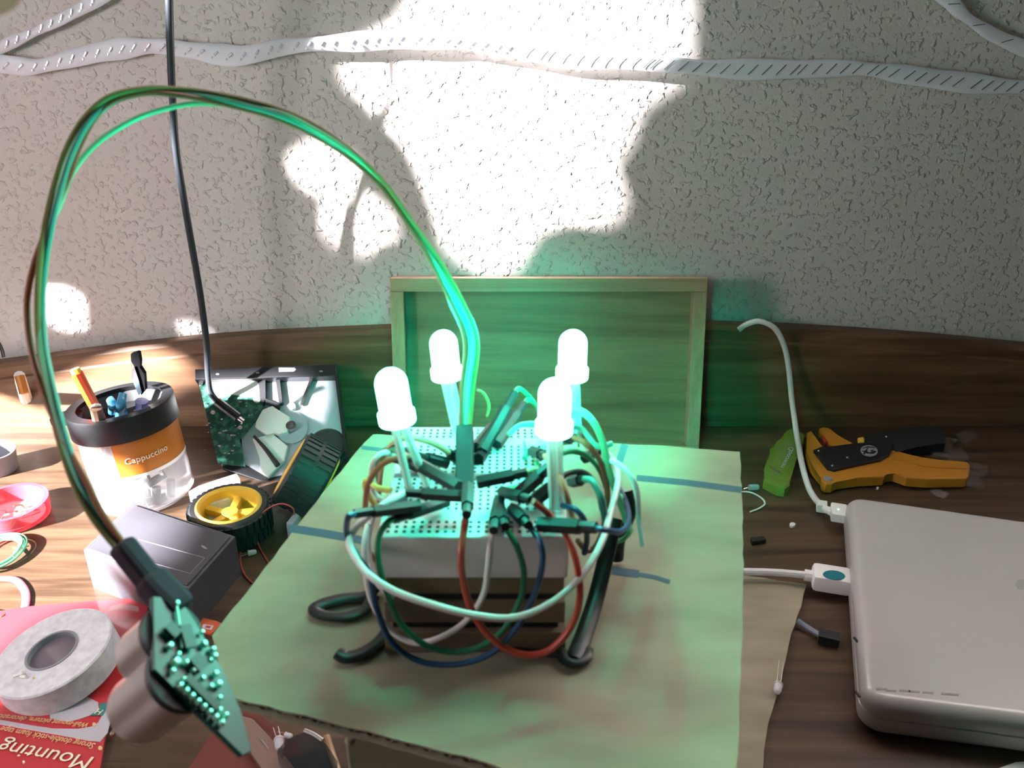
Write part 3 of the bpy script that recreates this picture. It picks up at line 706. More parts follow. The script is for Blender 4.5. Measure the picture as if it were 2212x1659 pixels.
# ================================================================== BLOCK AND BREADBOARD
bx0, bx1 = -.0415, .0175
def corners(y0, y1, xa, xb): return
yF, yB = .211, .283
blk = empty('wooden_block', ((bx0+bx1)/2, .247, ZC), 'layered brown block between the breadboard and the cardboard sheet', 'block')
for k, (za, zb, m, ins) in enumerate(((ZC+.0002, .2225, M_shaded_brown, .000), (.2225, .2262, M_blackm, .0025), (.2262, .2345, M_shaded_brown, .0005), (.2345, .2375, M_blackm, .002), (.2375, .2440, M_shaded_brown, .001))):
    finish('slab' if m is M_shaded_brown else 'dark_spacer', box(((bx0+bx1)/2, (yF+yB)/2, (za+zb)/2), (bx1-bx0-2*ins, yB-yF-2*ins, zb-za), bev=.0003), m, blk)
ZB = .2600
brd = empty('breadboard', ((bx0+bx1)/2, .247, .2442), 'white solderless breadboard covered in jumper wires with four green leds', 'breadboard')
M_bb = mat('breadboard_plastic', (.66, .64, .66), .4)
finish('body', box(((bx0+bx1)/2, (yF+yB)/2, (.2442+ZB)/2), (bx1-bx0, yB-yF, ZB-.2442), bev=.0008), M_bb, brd)
bm = bmesh.new(); nx = 0
for i in range(22):
    for j in range(27):
        if j in (3, 4, 13, 22, 23): continue
        x = bx0+.0032+i*.00254; y = yF+.0028+j*.00254
        if x > bx1-.002 or y > yB-.002: continue
        b_box(bm, (x, y, ZB+.0001), (.0010, .0010, .0003))
h = finish('pin_holes', bm, M_darkgrey, brd); tag(h, kind='stuff')
finish('centre_groove', box(((bx0+bx1)/2, yF+.0028+13*.00254, ZB+.0001), (bx1-bx0-.002, .0026, .0003)), M_grey, brd)

# ================================================================== GREEN LEDS
led_w = ['leftmost of the four lit green leds, at the front left of the breadboard', 'lit green led behind the rising wires at the back left of the breadboard', 'lit green led highest up at the back right of the breadboard', 'lit green led at the front right, in front of another led']
feet = [((888, 1072), (926, 1055)), ((985, 935), (1000, 940)), ((1236, 960), (1250, 965)), ((1196, 1112), (1212, 1112))]
leans = [Vector((-.10, .03, 1)), Vector((-.07, .02, 1)), Vector((0, 0, 1)), Vector((.0, 0, 1))]
for k, (px, py, d) in enumerate(LED_PX):
    c = D(px, py, d); ax = leans[k].normalized(); base = c - ax*.0085; A = at(base, ax, (1, 0, 0)); r = .0050
    root = empty('green_led', base, led_w[k], 'led', 'lit green leds on the breadboard')
    prof = [(0, 0), (r*1.14, 0), (r*1.16, .0004), (r*1.16, .0034), (r, .0040), (r, .0130)]+[(r*math.cos(t), .0130+r*math.sin(t)) for t in [PI/2*i/7 for i in range(1, 7)]]+[(0, .0130+r)]
    finish('lens', lathe(prof, 32, A), M_lens, root, True)
    (f0, f1) = feet[k]
    for s, ft in ((-1, f0), (1, f1)):
        a = base + Vector((s*.0013, 0, 0)); b = Z(*ft, ZB-.001)
        finish('lead', tube([a, a.lerp(b, .5)+Vector((0, .0, 0)), b], .0004, seg=6), M_silver, root, True)
        finish('lead_sleeve', tube([a-ax*.0004, a.lerp(b, .5), a.lerp(b, .93)], .0014, seg=10), M_sleeve, root, True)
    L = light('led_glow', 'POINT', c + ax*.0135, .27, (.0, 1, .70), None, .005); L.parent = root; L.location = c + ax*.0135 - base
    L = light('led_fill_spot', 'SPOT', c + ax*.0135, 6.0, (.0, 1, .60), (.05, 1, -.78), .005); L.parent = root; L.location = c + ax*.0135 - base  # added spot aimed back to brighten the frame, separate from the LED's glow
    L.data.spot_size = math.radians(60); L.data.spot_blend = 1
# ================================================================== JUMPER WIRES
def jumper(label, m, plugA, wire, plugB=None, r=.00098, group='jumper wires on the breadboard', thick=.0027, root_name='jumper_wire'):
    A0 = P(plugA[0]) if plugA else P(wire[0])
    root = empty(root_name, A0, label, 'wire', group)
    finish('insulation', tube(wire, r, seg=8, smooth=7), m, root, True)
    for pl in (plugA, plugB):
        if pl:
            a, b = P(pl[0]), P(pl[1]); bm = bmesh.new()
            b_tube(bm, [a, b], thick*.62, seg=8, smooth=2, radii=(1, .85)); b_tube(bm, [a, a.lerp(b, .72)], thick*.78, seg=6, smooth=1)
            finish('plug', bm, M_black, root)
    return root
zt = .266
YF = .2035
def yy(x, y, dY=0): return (x, y, 'y', YF+dY)
jumper('white jumper wire sweeping widest across the front of the breadboard', W_white, ((1000, 1072, 'z', .269), (874, 1064, 'z', .272)),
  [(878, 1064, 'z', .272), (868, 1068, 'z', .272), (835, 1086, 'z', .272), (790, 1120, 'z', .268), (762, 1150, 'y', .215), (756, 1180, 'y', .208), (790, 1235, 'y', .196), (850, 1276, 'y', .192), (930, 1305, 'y', .190), (1020, 1328, 'y', .190), (1110, 1334, 'y', .192), (1190, 1302, 'y', .196), (1255, 1245, 'y', .202), (1298, 1175, 'y', .212), (1318, 1110, 'y', .225), (1334, 1045, 'y', .240), (1332, 1010, 'y', .25), (1318, 985, 'y', .258), (1295, 968, 'y', .264)],
  ((1262, 990, 'z', .262), (1300, 966, 'y', .264)), r=.0011)
jumper('dark blue jumper wire looping from the far left plug to the lowest point in front', W_blue, ((905, 1092, 'z', .268), (765, 1110, 'z', .272)),
  [(768, 1110, 'z', .272), (752, 1118, 'z', .272), (750, 1155, 'y', .214), (772, 1200, 'y', .206), (800, 1245, 'y', .203), (812, 1310, 'y', .202), (845, 1385, 'y', .201), (905, 1428, 'y', .200), (985, 1435, 'y', .199), (1060, 1412, 'y', .199), (1120, 1350, 'y', .200), (1158, 1275, 'y', .202), (1172, 1215, 'y', .204), (1168, 1175, 'y', .206), (1150, 1145, 'y', .210), (1138, 1130, 'z', .266)],
  ((1108, 1100, 'z', .263), (1142, 1135, 'z', .267)))
jumper('dark green jumper wire looping just inside the blue one', W_green, ((965, 1082, 'z', .264), (850, 1122, 'z', .266)),
  [(855, 1120, 'z', .266), (838, 1128, 'z', .266), (818, 1160, 'y', .208), (818, 1215, 'y', .205), (838, 1285, 'y', .203), (868, 1350, 'y', .202), (930, 1398, 'y', .202), (1010, 1406, 'y', .202), (1080, 1368, 'y', .203), (1122, 1300, 'y', .205), (1132, 1240, 'y', .206), (1118, 1185, 'y', .207), (1096, 1145, 'y', .210)],
  ((1078, 1098, 'z', .263), (1092, 1138, 'z', .267)))
jumper('red brown jumper wire hanging in a deep loop down the front middle', W_red, ((1012, 1052, 'z', .271), (1008, 1112, 'z', .274)),
  [(1008, 1108, 'z', .274), (1004, 1135, 'y', .208), (997, 1190, 'y', .203), (1000, 1250, 'y', .201), (1020, 1320, 'y', .200), (1062, 1378, 'y', .199), (1120, 1412, 'y', .198), (1180, 1408, 'y', .198), (1230, 1360, 'y', .199), (1252, 1295, 'y', .200), (1247, 1225, 'y', .203), (1225, 1160, 'y', .208), (1190, 1115, 'y', .216), (1150, 1082, 'z', .272)],
  ((1085, 1062, 'z', .264), (1148, 1080, 'z', .272)), r=.0011)
jumper('white jumper wire dropping to the lower left behind the red brown loop', W_white, ((1078, 1082, 'z', .262), (1066, 1146, 'z', .267)),
  [(1066, 1142, 'z', .267), (1060, 1175, 'y', .207), (1054, 1230, 'y', .205), (1044, 1285, 'y', .205), (1010, 1338, 'y', .205), (955, 1375, 'y', .205), (895, 1388, 'y', .206), (840, 1358, 'y', .208), (804, 1300, 'y', .210), (790, 1235, 'y', .212), (788, 1170, 'y', .216), (800, 1120, 'y', .225), (825, 1095, 'y', .235)],
  ((870, 1080, 'z', .262), (820, 1098, 'z', .268)))
jumper('grey white jumper wire bending down the left side of the breadboard', W_white, None,
  [(845, 1110, 'z', .263), (815, 1105, 'z', .266), (802, 1130, 'y', .222), (796, 1175, 'y', .218), (800, 1220, 'y', .216), (818, 1262, 'y', .2095), (850, 1290, 'y', .2095)])
jumper('brown jumper wire arching out over the left side behind the led leads', W_brown, ((965, 1000, 'z', .264), (905, 985, 'z', .270)),
  [(905, 985, 'z', .270), (862, 988, 'z', .272), (826, 1003, 'z', .270), (800, 1036, 'z', .264), (790, 1080, 'z', .256), (790, 1150, 'z', .245), (796, 1190, 'z', .235), (815, 1215, 'z', .225)])
jumper('tan jumper wire arching behind the front left led leads', W_tan, ((1000, 1000, 'z', .262), (968, 976, 'z', .268)),
  [(970, 978, 'z', .268), (935, 958, 'z', .273), (890, 946, 'z', .275), (852, 955, 'z', .270), (830, 985, 'z', .26), (822, 1030, 'z', .25), (815, 1090, 'z', .235)])
jumper('short white jumper wire curving over the left end of the board', W_white, ((905, 1010, 'z', .262), (850, 990, 'z', .266)),
  [(850, 985, 'z', .267), (828, 978, 'z', .270), (810, 992, 'z', .268), (803, 1012, 'z', .262), (806, 1060, 'z', .25), (830, 1085, 'z', .245)])
jumper('yellow jumper wire low at the left end of the board', W_yellow, None, [(845, 1060, 'z', .262), (812, 1052, 'z', .262), (792, 1038, 'z', .262), (790, 1055, 'z', .258), (806, 1085, 'z', .25), (824, 1100, 'z', .245)])
# plugs crossing the middle
jumper('green jumper wire whose thick plug slants down behind the front left led leads', W_green, ((990, 1052, 'z', .268), (872, 985, 'z', .270)), [(874, 986, 'z', .270), (850, 972, 'z', .270), (820, 985, 'z', .262), (812, 1010, 'z', .250), (818, 1040, 'z', .235)], thick=.003)
jumper('green jumper wire with its plug under the tan wire', W_green, ((935, 1002, 'z', .263), (870, 972, 'z', .268)), [(870, 972, 'z', .268), (845, 966, 'z', .266), (822, 978, 'z', .255), (812, 1000, 'z', .24)])
jumper('green jumper wire with a level plug in the middle of the board', W_lgreen, ((1030, 1042, 'z', .270), (1138, 1020, 'z', .272)), [(1136, 1020, 'z', .272), (1158, 1014, 'z', .272), (1172, 1028, 'z', .270), (1150, 1042, 'z', .267), (1118, 1052, 'z', .264), (1096, 1056, 'z', .262)], thick=.003)
jumper('green jumper wire with a plug slanting up beside the front right led leads', W_green, ((1112, 1075, 'z', .264), (1186, 1008, 'z', .274)), [(1184, 1010, 'z', .274), (1205, 985, 'z', .276), (1235, 975, 'z', .274), (1268, 985, 'z', .268), (1295, 1015, 'z', .26), (1310, 1055, 'z', .245)], thick=.0034)
jumper('black jumper wire with a plug directly below the slanting one', W_black, ((1150, 1085, 'z', .263), (1205, 1040, 'z', .268)), [(1203, 1042, 'z', .268), (1228, 1022, 'z', .270), (1262, 1022, 'z', .266), (1290, 1050, 'z', .255), (1300, 1100, 'z', .240)], thick=.0030)
jumper('blue jumper wire with a level plug at the right front of the board', W_blue, ((1165, 1132, 'z', .264), (1288, 1140, 'z', .268)), [(1282, 1140, 'z', .268), (1310, 1145, 'z', .268), (1342, 1148, 'z', .262), (1358, 1125, 'z', .255), (1352, 1085, 'z', .25), (1335, 1050, 'z', .252)], thick=.0034)
jumper('brown jumper wire arching outermost around the right side of the board', W_brown, ((1205, 950, 'z', .270), (1240, 945, 'z', .276)), [(1238, 945, 'z', .276), (1268, 960, 'z', .276), (1298, 1000, 'z', .268), (1312, 1060, 'z', .256), (1306, 1130, 'z', .245), (1290, 1175, 'z', .238), (1268, 1190, 'z', .236), (1248, 1168, 'z', .245)])
jumper('tan brown jumper wire beside the front right led leads', W_tan, ((1150, 975, 'z', .264), (1178, 985, 'z', .272)), [(1176, 984, 'z', .272), (1200, 1012, 'z', .274), (1220, 1060, 'z', .270), (1234, 1110, 'z', .262), (1240, 1150, 'z', .258)])
jumper('bright green jumper wire arching high behind the front right led', W_lgreen, ((1190, 925, 'z', .268), (1222, 895, 'z', .280)), [(1220, 897, 'z', .280), (1248, 886, 'z', .284), (1280, 910, 'z', .282), (1302, 955, 'z', .275), (1314, 1010, 'z', .266), (1330, 1060, 'z', .256), (1348, 1110, 'z', .246), (1362, 1150, 'z', .24)], r=.0012)
jumper('bright green jumper wire lying in a flat arc inside the tall one', W_teal, ((1180, 940, 'z', .264), (1225, 925, 'z', .270)), [(1223, 926, 'z', .270), (1255, 925, 'z', .270), (1290, 965, 'z', .266), (1322, 958, 'z', .266)], r=.001)
jumper('pale green jumper wire with its free end pointing down past the right side', W_white, None, [(1300, 1000, 'z', .262), (1328, 998, 'z', .270), (1362, 1028, 'z', .268), (1376, 1065, 'z', .262), (1380, 1120, 'z', .252), (1389, 1180, 'z', .244)], r=.0009)
jumper('pale jumper wire bent over the right end near the block corner', W_teal, ((1235, 1040, 'z', .262), (1262, 1035, 'z', .268)), [(1262, 1035, 'z', .268), (1280, 1040, 'z', .270), (1298, 1075, 'z', .266), (1306, 1115, 'z', .258), (1312, 1150, 'z', .25)], r=.0012)
jumper('short green jumper wire folded low at the right end of the board', W_lgreen, None, [(1330, 1060, 'z', .250), (1345, 1078, 'z', .250), (1350, 1100, 'z', .246), (1358, 1125, 'z', .240), (1360, 1150, 'z', .234), (1340, 1168, 'z', .23), (1320, 1165, 'z', .23)], r=.0009)
jumper('blue jumper wire leaving the board between the two loops at the right front', W_blue, None, [(1215, 1092, 'z', .264), (1242, 1100, 'z', .266), (1262, 1125, 'z', .262), (1268, 1165, 'z', .25), (1262, 1195, 'z', .242)])
# plugs standing at the back
for k, (a, b, lb, wm) in enumerate((((1042, 975), (1112, 848), 'tallest green jumper plug slanting up at the back of the board', W_green), ((1072, 960), (1132, 872), 'second green jumper plug slanting up right of the tallest one', W_green), ((1028, 968), (1078, 905), 'shorter green jumper plug slanting up left of the tallest one', W_teal), ((1032, 992), (1098, 938), 'nearly level green jumper plug in front of the slanting back plugs', W_lgreen))):
    jumper(lb, wm, ((*a, 'z', .262), (*b, 'y', .285+.004*k)), [(*b, 'y', .285+.004*k), (b[0]+12, b[1]-8, 'y', .290+.004*k), (b[0]+40, b[1]+20, 'y', .296), (b[0]+62, b[1]+62, 'z', .262), (b[0]+55, b[1]+85, 'z', .262)], thick=.0030)
jumper('pale green jumper wire lying level across the back of the board', W_lgreen, None, [(1098, 940, 'z', .266), (1120, 920, 'z', .268), (1150, 915, 'z', .268), (1190, 920, 'z', .266)], r=.0009)
jumper('green jumper wire curling up behind the tall black connector', W_olive, None, [(1052, 900, 'y', .292), (1056, 875, 'y', .292), (1045, 850, 'y', .292), (1030, 842, 'y', .292)], r=.0006)
# black cords around the block
def cord(label, pts, r=.0025, flat=.6, rad=None): return one('black_strap', tube(pts, r, seg=10, smooth=8, flat=flat, radii=rad), wmat('strap', (.008, .011, .010)), label, 'strap', 'black straps holding the block', True)
zc = ZC+.0020
cord('black strap folded into a pointed loop left of the block', [(815, 1262, 'z', zc+.003), (792, 1288, 'z', zc), (745, 1294, 'z', zc), (700, 1305, 'z', zc), (680, 1318, 'z', zc), (702, 1330, 'z', zc), (745, 1332, 'z', zc), (785, 1318, 'z', zc), (806, 1290, 'z', zc)])
cord('black strap end curling up at the lower left of the block', [(845, 1352, 'z', zc+.001), (822, 1385, 'z', zc), (785, 1410, 'z', zc), (748, 1420, 'z', zc), (728, 1410, 'z', zc+.001)])
cord('long black strap running down the right side of the block', [(1328, 1120, 'z', .240), (1310, 1200, 'z', .230), (1288, 1290, 'z', .221), (1262, 1370, 'z', zc+.001), (1240, 1425, 'z', zc), ], r=.0030)
cord('black strap end curling at the lower right of the block', [(1205, 1400, 'z', zc), (1222, 1425, 'z', zc), (1245, 1432, 'z', zc), (1266, 1418, 'z', zc), (1268, 1402, 'z', zc)], r=.0022)
cord('black strap rising from the cardboard at the right end of the wires', [(1355, 1060, 'z', .244), (1362, 1110, 'z', .236), (1340, 1165, 'z', .226), (1335, 1210, 'z', zc)], r=.0022)
cord('thin black strap pressed along the front foot of the block', [(848, 1362, 'z', zc), (940, 1372, 'z', zc), (1060, 1392, 'z', zc), (1150, 1408, 'z', zc), (1215, 1415, 'z', zc)], r=.0013)

# ================================================================== SENSOR ON ITS ARC OF WIRES
sn = empty('distance_sensor', D(420, 1430, .212), 'small green sensor board with two silver cylinders dangling on a tall arc of wires', 'sensor')
Nn = (RT*.70 + UP*.58 - FW*.42).normalized(); c0 = D(410, 1450, .202); spl = (c0, Nn)
U = (RT*.72 - UP*.69); U = (U - Nn*U.dot(Nn)).normalized()
pb = finish('circuit_board', plprism([(330, 1288), (388, 1290), (425, 1349), (485, 1455), (518, 1530), (545, 1622), (524, 1632), (333, 1445)], spl, -.0016, 0, .0002), M_pcb2, sn)
for bx, by, cl, rr in ((374, 1368, .0140, .0078), (398, 1456, .0210, .0088)):
    cc = bmesh.new()
    b_lathe(cc, [(0, 0), (rr*1.02, 0), (rr*1.02, .0008), (rr, .0012), (rr, cl-.0012), (rr*.96, cl), (rr*.84, cl), (rr*.82, cl-.0016), (0, cl-.0016)], 48, at(ON(bx, by, spl, -.0017), -Nn, U))
    cn2 = finish('transducer_can', cc, M_brushed, sn, True)
    finish('can_base', lathe([(0, -.0003), (rr*1.03, -.0003), (rr*1.05, .0016), (0, .0016)], 40, at(ON(bx, by, spl, -.0017), -Nn, U)), M_blackm, cn2)
finish('connector_housing', (lambda b: (b_bar(b, D(258, 1172, .213), D(330, 1262, .214), .0058, .0062, Nn, bev=.0016), b_bar(b, D(318, 1246, .214), D(392, 1322, .212), .0082, .0070, Nn, bev=.002), b)[-1])(bmesh.new()), mat('sleeve_grey', (.045, .034, .045), .95, spec=.1), sn)
bm = bmesh.new()
def onb(px, py, n=.0009):
    r = ray(px, py); return CAM + r*(((c0+Nn*n-CAM).dot(Nn))/r.dot(Nn))
for (a, b) in (((388, 1482), (478, 1562)), ((396, 1470), (486, 1546)),):
    for k in range(8):
        t = k/7; p = onb(a[0]+(b[0]-a[0])*t, a[1]+(b[1]-a[1])*t); b_lathe(bm, [(0, .0012), (.0005, .001), (.0009, 0)], 12, at(p, Nn))
for x, y, s in ((366, 1396, 1.2), (378, 1432, 1.6), (372, 1450, 1), (402, 1432, 1), (418, 1449, 1), (437, 1466, 1), (455, 1484, 1), (474, 1508, .9), (440, 1392, 1.2), (459, 1404, 1.1), (463, 1418, 1.1), (465, 1456, 1.1), (471, 1479, 1.3), (385, 1414, .9), (381, 1304, 1), (392, 1362, .9), (436, 1366, .8), (454, 1426, .7)):
    b_lathe(bm, [(0, .0010*s), (.0005*s, .0008*s), (.0008*s, 0)], 12, at(onb(x, y), Nn))
b_tube(bm, [onb(381, 1308), onb(386, 1345), onb(394, 1400)], .0004, smooth=2)
finish('solder_joints', bm, M_solder, pb, True)
bm = bmesh.new()
for (a, b, w_) in (((398, 1350), (412, 1400), .0030), ((418, 1418), (440, 1445), .0034), ((362, 1350), (384, 1372), .0028), ((402, 1462), (470, 1530), .0020)):
    b_bar(bm, onb(*a, .0016), onb(*b, .0016), w_, .0012, Nn)
finish('black_chips', bm, M_black, pb)
for k, (off, m) in enumerate(((-1.05, W_brown), (-.35, W_teal), (.35, W_lgreen), (1.05, W_olive))):
    main = [(1004, 950, .292), (1010, 840, .290), (1018, 735, .285), (985, 650, .280), (940, 565, .277), (890, 488, .275), (830, 402, .272), (760, 335, .268), (680, 282, .264), (590, 243, .26), (470, 213, .256), (380, 199, .252), (310, 197, .248), (240, 215, .244), (190, 260, .241), (155, 325, .238), (130, 405, .234), (110, 485, .230), (95, 570, .228), (88, 655, .226), (92, 745, .224), (112, 845, .221), (140, 950, .218), (172, 1040, .216), (210, 1112, .215), (262, 1182, .214)]
    if k == 0:   # the outer brown wire swings wider at the left
        main = main[:16]+[(138, 375, .236), (100, 468, .232), (68, 560, .229), (52, 650, .226), (58, 745, .224), (82, 845, .221), (118, 940, .218)]+main[23:]
    if k == 2:   # the bright inner wire cuts across the arc
        main = main[:10]+[(440, 226, .258), (340, 243, .254), (265, 275, .25), (205, 318, .245), (158, 375, .240), (128, 450, .235)]+main[17:]
    pts = []
    for i, p in enumerate(main):
        a = main[max(i-1, 0)]; b = main[min(i+1, len(main)-1)]; t = Vector((b[0]-a[0], b[1]-a[1])); t.normalize(); n = Vector((-t.y, t.x))
        sp_ = 9.5 if i > 12 else (7 if i > 4 else 9)
        wob = 1.0+.35*math.sin(i*.9+k*2)
        pts.append((p[0]+n.x*off*sp_*wob, p[1]+n.y*off*sp_*wob, p[2]+.0008*math.sin(i+k*1.7)))
    o = finish('arc_wire', tube(pts, .00085, seg=8, smooth=7), m, sn, True)
finish('header_plug', (lambda b: b_bar(b, D(1004, 925, .2925), D(1004, 1062, .276), .0058, .0052, (0, -1, 0), bev=.0004))(bmesh.new()), M_black, sn)

# ================================================================== STUFF UNDER THE FRONT EDGE
cs = empty('clear_plastic_strap', Z(580, 1610, 0), 'clear brownish plastic strap lying under the front edge of the cardboard', 'strap')
z9 = lambda pts: zm(pts, 3.95, 440, 1440)
finish('strap', zprism(z9([(270, 400), (420, 440), (600, 640), (780, 865), (800, 960), (560, 960), (420, 760), (290, 560)]), .0005, .004, .0008), mat('clear_brown', (.26, .17, .14), .15, alpha=.8, coat=.4), cs)
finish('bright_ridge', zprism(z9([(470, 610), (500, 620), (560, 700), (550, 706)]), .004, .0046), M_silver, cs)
loose_led('clear_led', Z(602, 1597, .004), Z(604, 1612, .004), 'clear led with bent leads lying under the front edge of the cardboard', .0028, .010)
loose_led('clear_led', Z(616, 1587, .003), Z(620, 1588, .003), 'tiny clear led right beside the bent one below the cardboard edge', .0016, .006)
gb = empty('glass_bottle_neck', Z(690, 1600, 0), 'rounded dark clear case with a bright rim highlight below the cardboard edge', 'case')
finish('case_wall', zprism(z9([(860, 560), (900, 545), (1020, 610), (1045, 660), (1100, 830), (1180, 960), (800, 960), (620, 700), (700, 600)]), .001, .016, .003), mat('smoked_clear', (.012, .022, .024), .12, alpha=.5), gb)
finish('rim_highlight', tube([Z(*z9([(x, y)])[0], .017) for x, y in ((862, 545), (940, 580), (1018, 632))], .0014), M_silver, gb, True)  # highlight on the case edge put in as a silver tube
one('tan_cord', tube([Z(705, 1590, .006), Z(716, 1625, .003), Z(735, 1680, .003)], .0022), W_tan, 'tan cord running down below the front edge of the cardboard', 'cord', smooth=True)
one('paper_bead', lathe([(0, 0), (.0012, .0004), (.0016, .0014), (.0012, .0024), (0, .0028)], 16, at(D(757, 1606, .252))), M_card, 'little pale paper bead stuck under the front lip of the cardboard', 'bead', smooth=True)
one('black_thin_wire', tube([Z(822, 1610, .002), Z(828, 1640, .0012), Z(838, 1690, .0012)], .0012), W_black, 'thin black wire on the desk right of the tan cord', 'wire', smooth=True)
rd = one('red_cloth', zprism([(498, 1520), (560, 1545), (640, 1600), (690, 1680), (520, 1700), (380, 1700), (420, 1640)], .0001, .0004), mat('dark_red_paper', (.13, .03, .02), .7), 'dark red paper lying on the desk under the clear strap', 'paper')

# ================================================================== RIGHT SIDE: cable, plugs, laptop
pc_ = empty('power_cord', Z(1800, 1105, .0), 'white laptop power cord curving down from the back board', 'power cord')
finish('cord', tube([Y(1596, 712, .772), Y(1612, 701, .770), Y(1640, 694, .766), Y(1672, 708, .764), Y(1692, 742, .764), Y(1703, 790, .764), Y(1710, 860, .755), Y(1716, 903, .742), Z(1722, 945, .0165), Z(1733, 1005, .0165), Z(1749, 1058, .008), Z(1774, 1092, .006), Z(1800, 1106, .010)], .0027, seg=12), W_white, pc_, True)
wd = Vector((.955, -.297, 0)).normalized()
ld = Vector((-wd.y*-1*-1, 0, 0))
finish('cable_clip', box(Z(1775, 1094, .0062), (.0085, .0095, .0075), basis(wd, (0, 0, 1)), bev=.0006), M_white, pc_)
finish('strain_relief', tube([Z(1780, 1098, .008), Z(1800, 1107, .010)], .0036, smooth=1, radii=(.8, 1.1)), M_white, pc_, True)
pl_ = finish('plug', box(Z(1812, 1108, .0125), (.013, .019, .0085), basis(wd, (0, 0, 1)), bev=.0012), M_white, pc_)
finish('indicator_light', lathe([(0, .0003), (.0008, .0002), (.0008, 0)], 12, at(Z(1811, 1100, .017))), mat('charge_light', (.2, .9, .3), .3, emis=(.3, 1, .5), es=2.5), pl_)
lp = empty('laptop', Z(1850, 1300, 0), 'closed white laptop with rounded corners lying at the right', 'laptop')
LT = .029
c1 = Z(1830, 1066, LT); c2 = Z(1866, 1512, LT)
wb = Vector((.962, -.272, 0)).normalized(); wf = Vector((.984, -.178, 0)).normalized()
c4 = c1 + wb*.325; c3 = c2 + wf*.325
def roundpoly(pts, r, n=8):
    out = []
    for i, p in enumerate(pts):
        a = (pts[i-1]-p).normalized(); b = (pts[(i+1) % len(pts)]-p).normalized()
        ang = math.acos(max(-1, min(1, a.dot(b)))); t = r/math.tan(ang/2); s = p+a*t; e = p+b*t; c = p + (a+b).normalized()*(r/math.sin(ang/2))
        va = (s-c).normalized(); vb = (e-c).normalized()
        for k in range(n+1):
            v = va.lerp(vb, k/n).normalized(); out.append((c+v*r, v))
    return out
rp = roundpoly([c1, c2, c3, c4], .013)
def shell(levels):
    """stack of outlines: (height, inset)"""
    bm = bmesh.new(); prev = None; n = len(rp)
    for z, ins in levels:
        cur = [bm.verts.new((p.x-v.x*ins, p.y-v.y*ins, z)) for p, v in rp]
        if prev:
            for i in range(n): bm.faces.new((prev[i], prev[(i+1) % n], cur[(i+1) % n], cur[i]))
        else: bm.faces.new(cur[::-1])
        prev = cur
    bm.faces.new(prev); return bm
rb = .0085
ltop = finish('lid', shell([(.0162, .0006), (.0166, 0)]+[(LT-rb+rb*math.sin(a), rb-rb*math.cos(a)) for a in [PI/2*k/8 for k in range(9)]]), M_laptop, lp, True)
lbot = finish('base_case', shell([(.002+.006-.006*math.sin(a), .006-.006*math.cos(a)) for a in [PI/2*k/6 for k in range(6, -1, -1)]]+[(.0152, 0), (.0156, .0006)]), M_laptop, lp, True)
finish('seam', shell([(.0154, .0016), (.0164, .0016)]), M_darkgrey, lp)
bm = bmesh.new()
def smear(px, py, w_, h_): zprism([(px-w_, py-h_), (px+w_, py-h_*.4), (px+w_*.9, py+h_), (px-w_, py+h_*.5)], LT-.0001, LT+.00012, bm=bm)
for x, y in ((1905, 1488), (1925, 1492), (1955, 1492), (1975, 1494), (2005, 1496), (2045, 1499), (2060, 1500)): smear(x, y, 12, 3)
finish('worn_smudges', bm, mat('smudge', (.24, .23, .22), .5), ltop)
finish('lid_mark', zprism(circ(2206, 1262, 12, 11, 20), LT-.0001, LT+.00015), mat('lid_mark_grey', (.33, .32, .31), .3), ltop)
# rubber dots on the left flank
bm = bmesh.new()
for x, y in ((1849, 1382), (1853, 1500), (1895, 1492)): b_box(bm, Z(x, y, LT-.006), (.0012, .0045, .0012), Matrix.Rotation(.2, 3, 'Z'))
finish('black_chips', bm, M_black, lp)

np_ = empty('data_plug', Z(1790, 1250, .0), 'white plug with a teal oval pushed into the left side of the laptop', 'plug')
pa, pb_ = Z(1738, 1242, .011), Z(1838, 1258, .011)
finish('cable', tube([Z(1560, 1236, .012), Z(1620, 1235, .011), Z(1680, 1237, .0105), Z(1740, 1242, .011)], .0028), W_white, np_, True)
finish('strain_relief', tube([pa, pa.lerp(pb_, .2)], .0044, smooth=1), M_white, np_, True)
body = finish('housing', (lambda b: b_bar(b, pa.lerp(pb_, .16), pb_, .020, .014, (0, 0, 1), bev=.003))(bmesh.new()), M_white, np_, True)
finish('teal_oval', (lambda b: b_lathe(b, [(0, .0005), (.0075, .0004), (.0078, 0)], 28, at(pa.lerp(pb_, .56)+Vector((.0, -.0045, .0071)), (0, 0, 1)) @ Matrix.Diagonal((1.05, .72, 1, 1))))(bmesh.new()), mat('teal_inlay', (.01, .16, .20), .35), body)

# ================================================================== WIRE STRIPPER
z5 = lambda pts: zm(pts, 3.95, 1600, 880)
ws = empty('wire_stripper', Z(1900, 1000, 0), 'orange handled automatic wire stripper with a black body lying on the desk', 'wire stripper')
finish('lower_handle', zprism(z5([(560, 215), (605, 195), (640, 255), (705, 330), (620, 360), (680, 440), (740, 515), (800, 527), (980, 487), (1130, 462), (1220, 432), (1280, 392), (1285, 355), (1400, 392), (1540, 432), (1680, 452), (1900, 457), (1940, 467), (1960, 492), (1945, 588), (1928, 603), (1600, 610), (1420, 595), (1310, 556), (1245, 562), (1222, 588), (1000, 600), (820, 626), (780, 650), (730, 650), (697, 628), (690, 590), (600, 480), (562, 380)]), .002, .0115, .0015), M_orange, ws)
finish('grip_rib', zprism(z5([(1300, 425), (1400, 440), (1540, 482), (1680, 500), (1900, 500), (1935, 510), (1935, 520), (1680, 512), (1540, 495), (1400, 455), (1300, 440)]), .0115, .0125), M_orange, ws)
finish('upper_jaw', zprism(z5([(670, 180), (710, 165), (765, 180), (825, 240), (880, 272), (962, 306), (900, 322), (800, 337), (760, 275), (722, 222)]), .002, .011, .001), M_orange, ws)
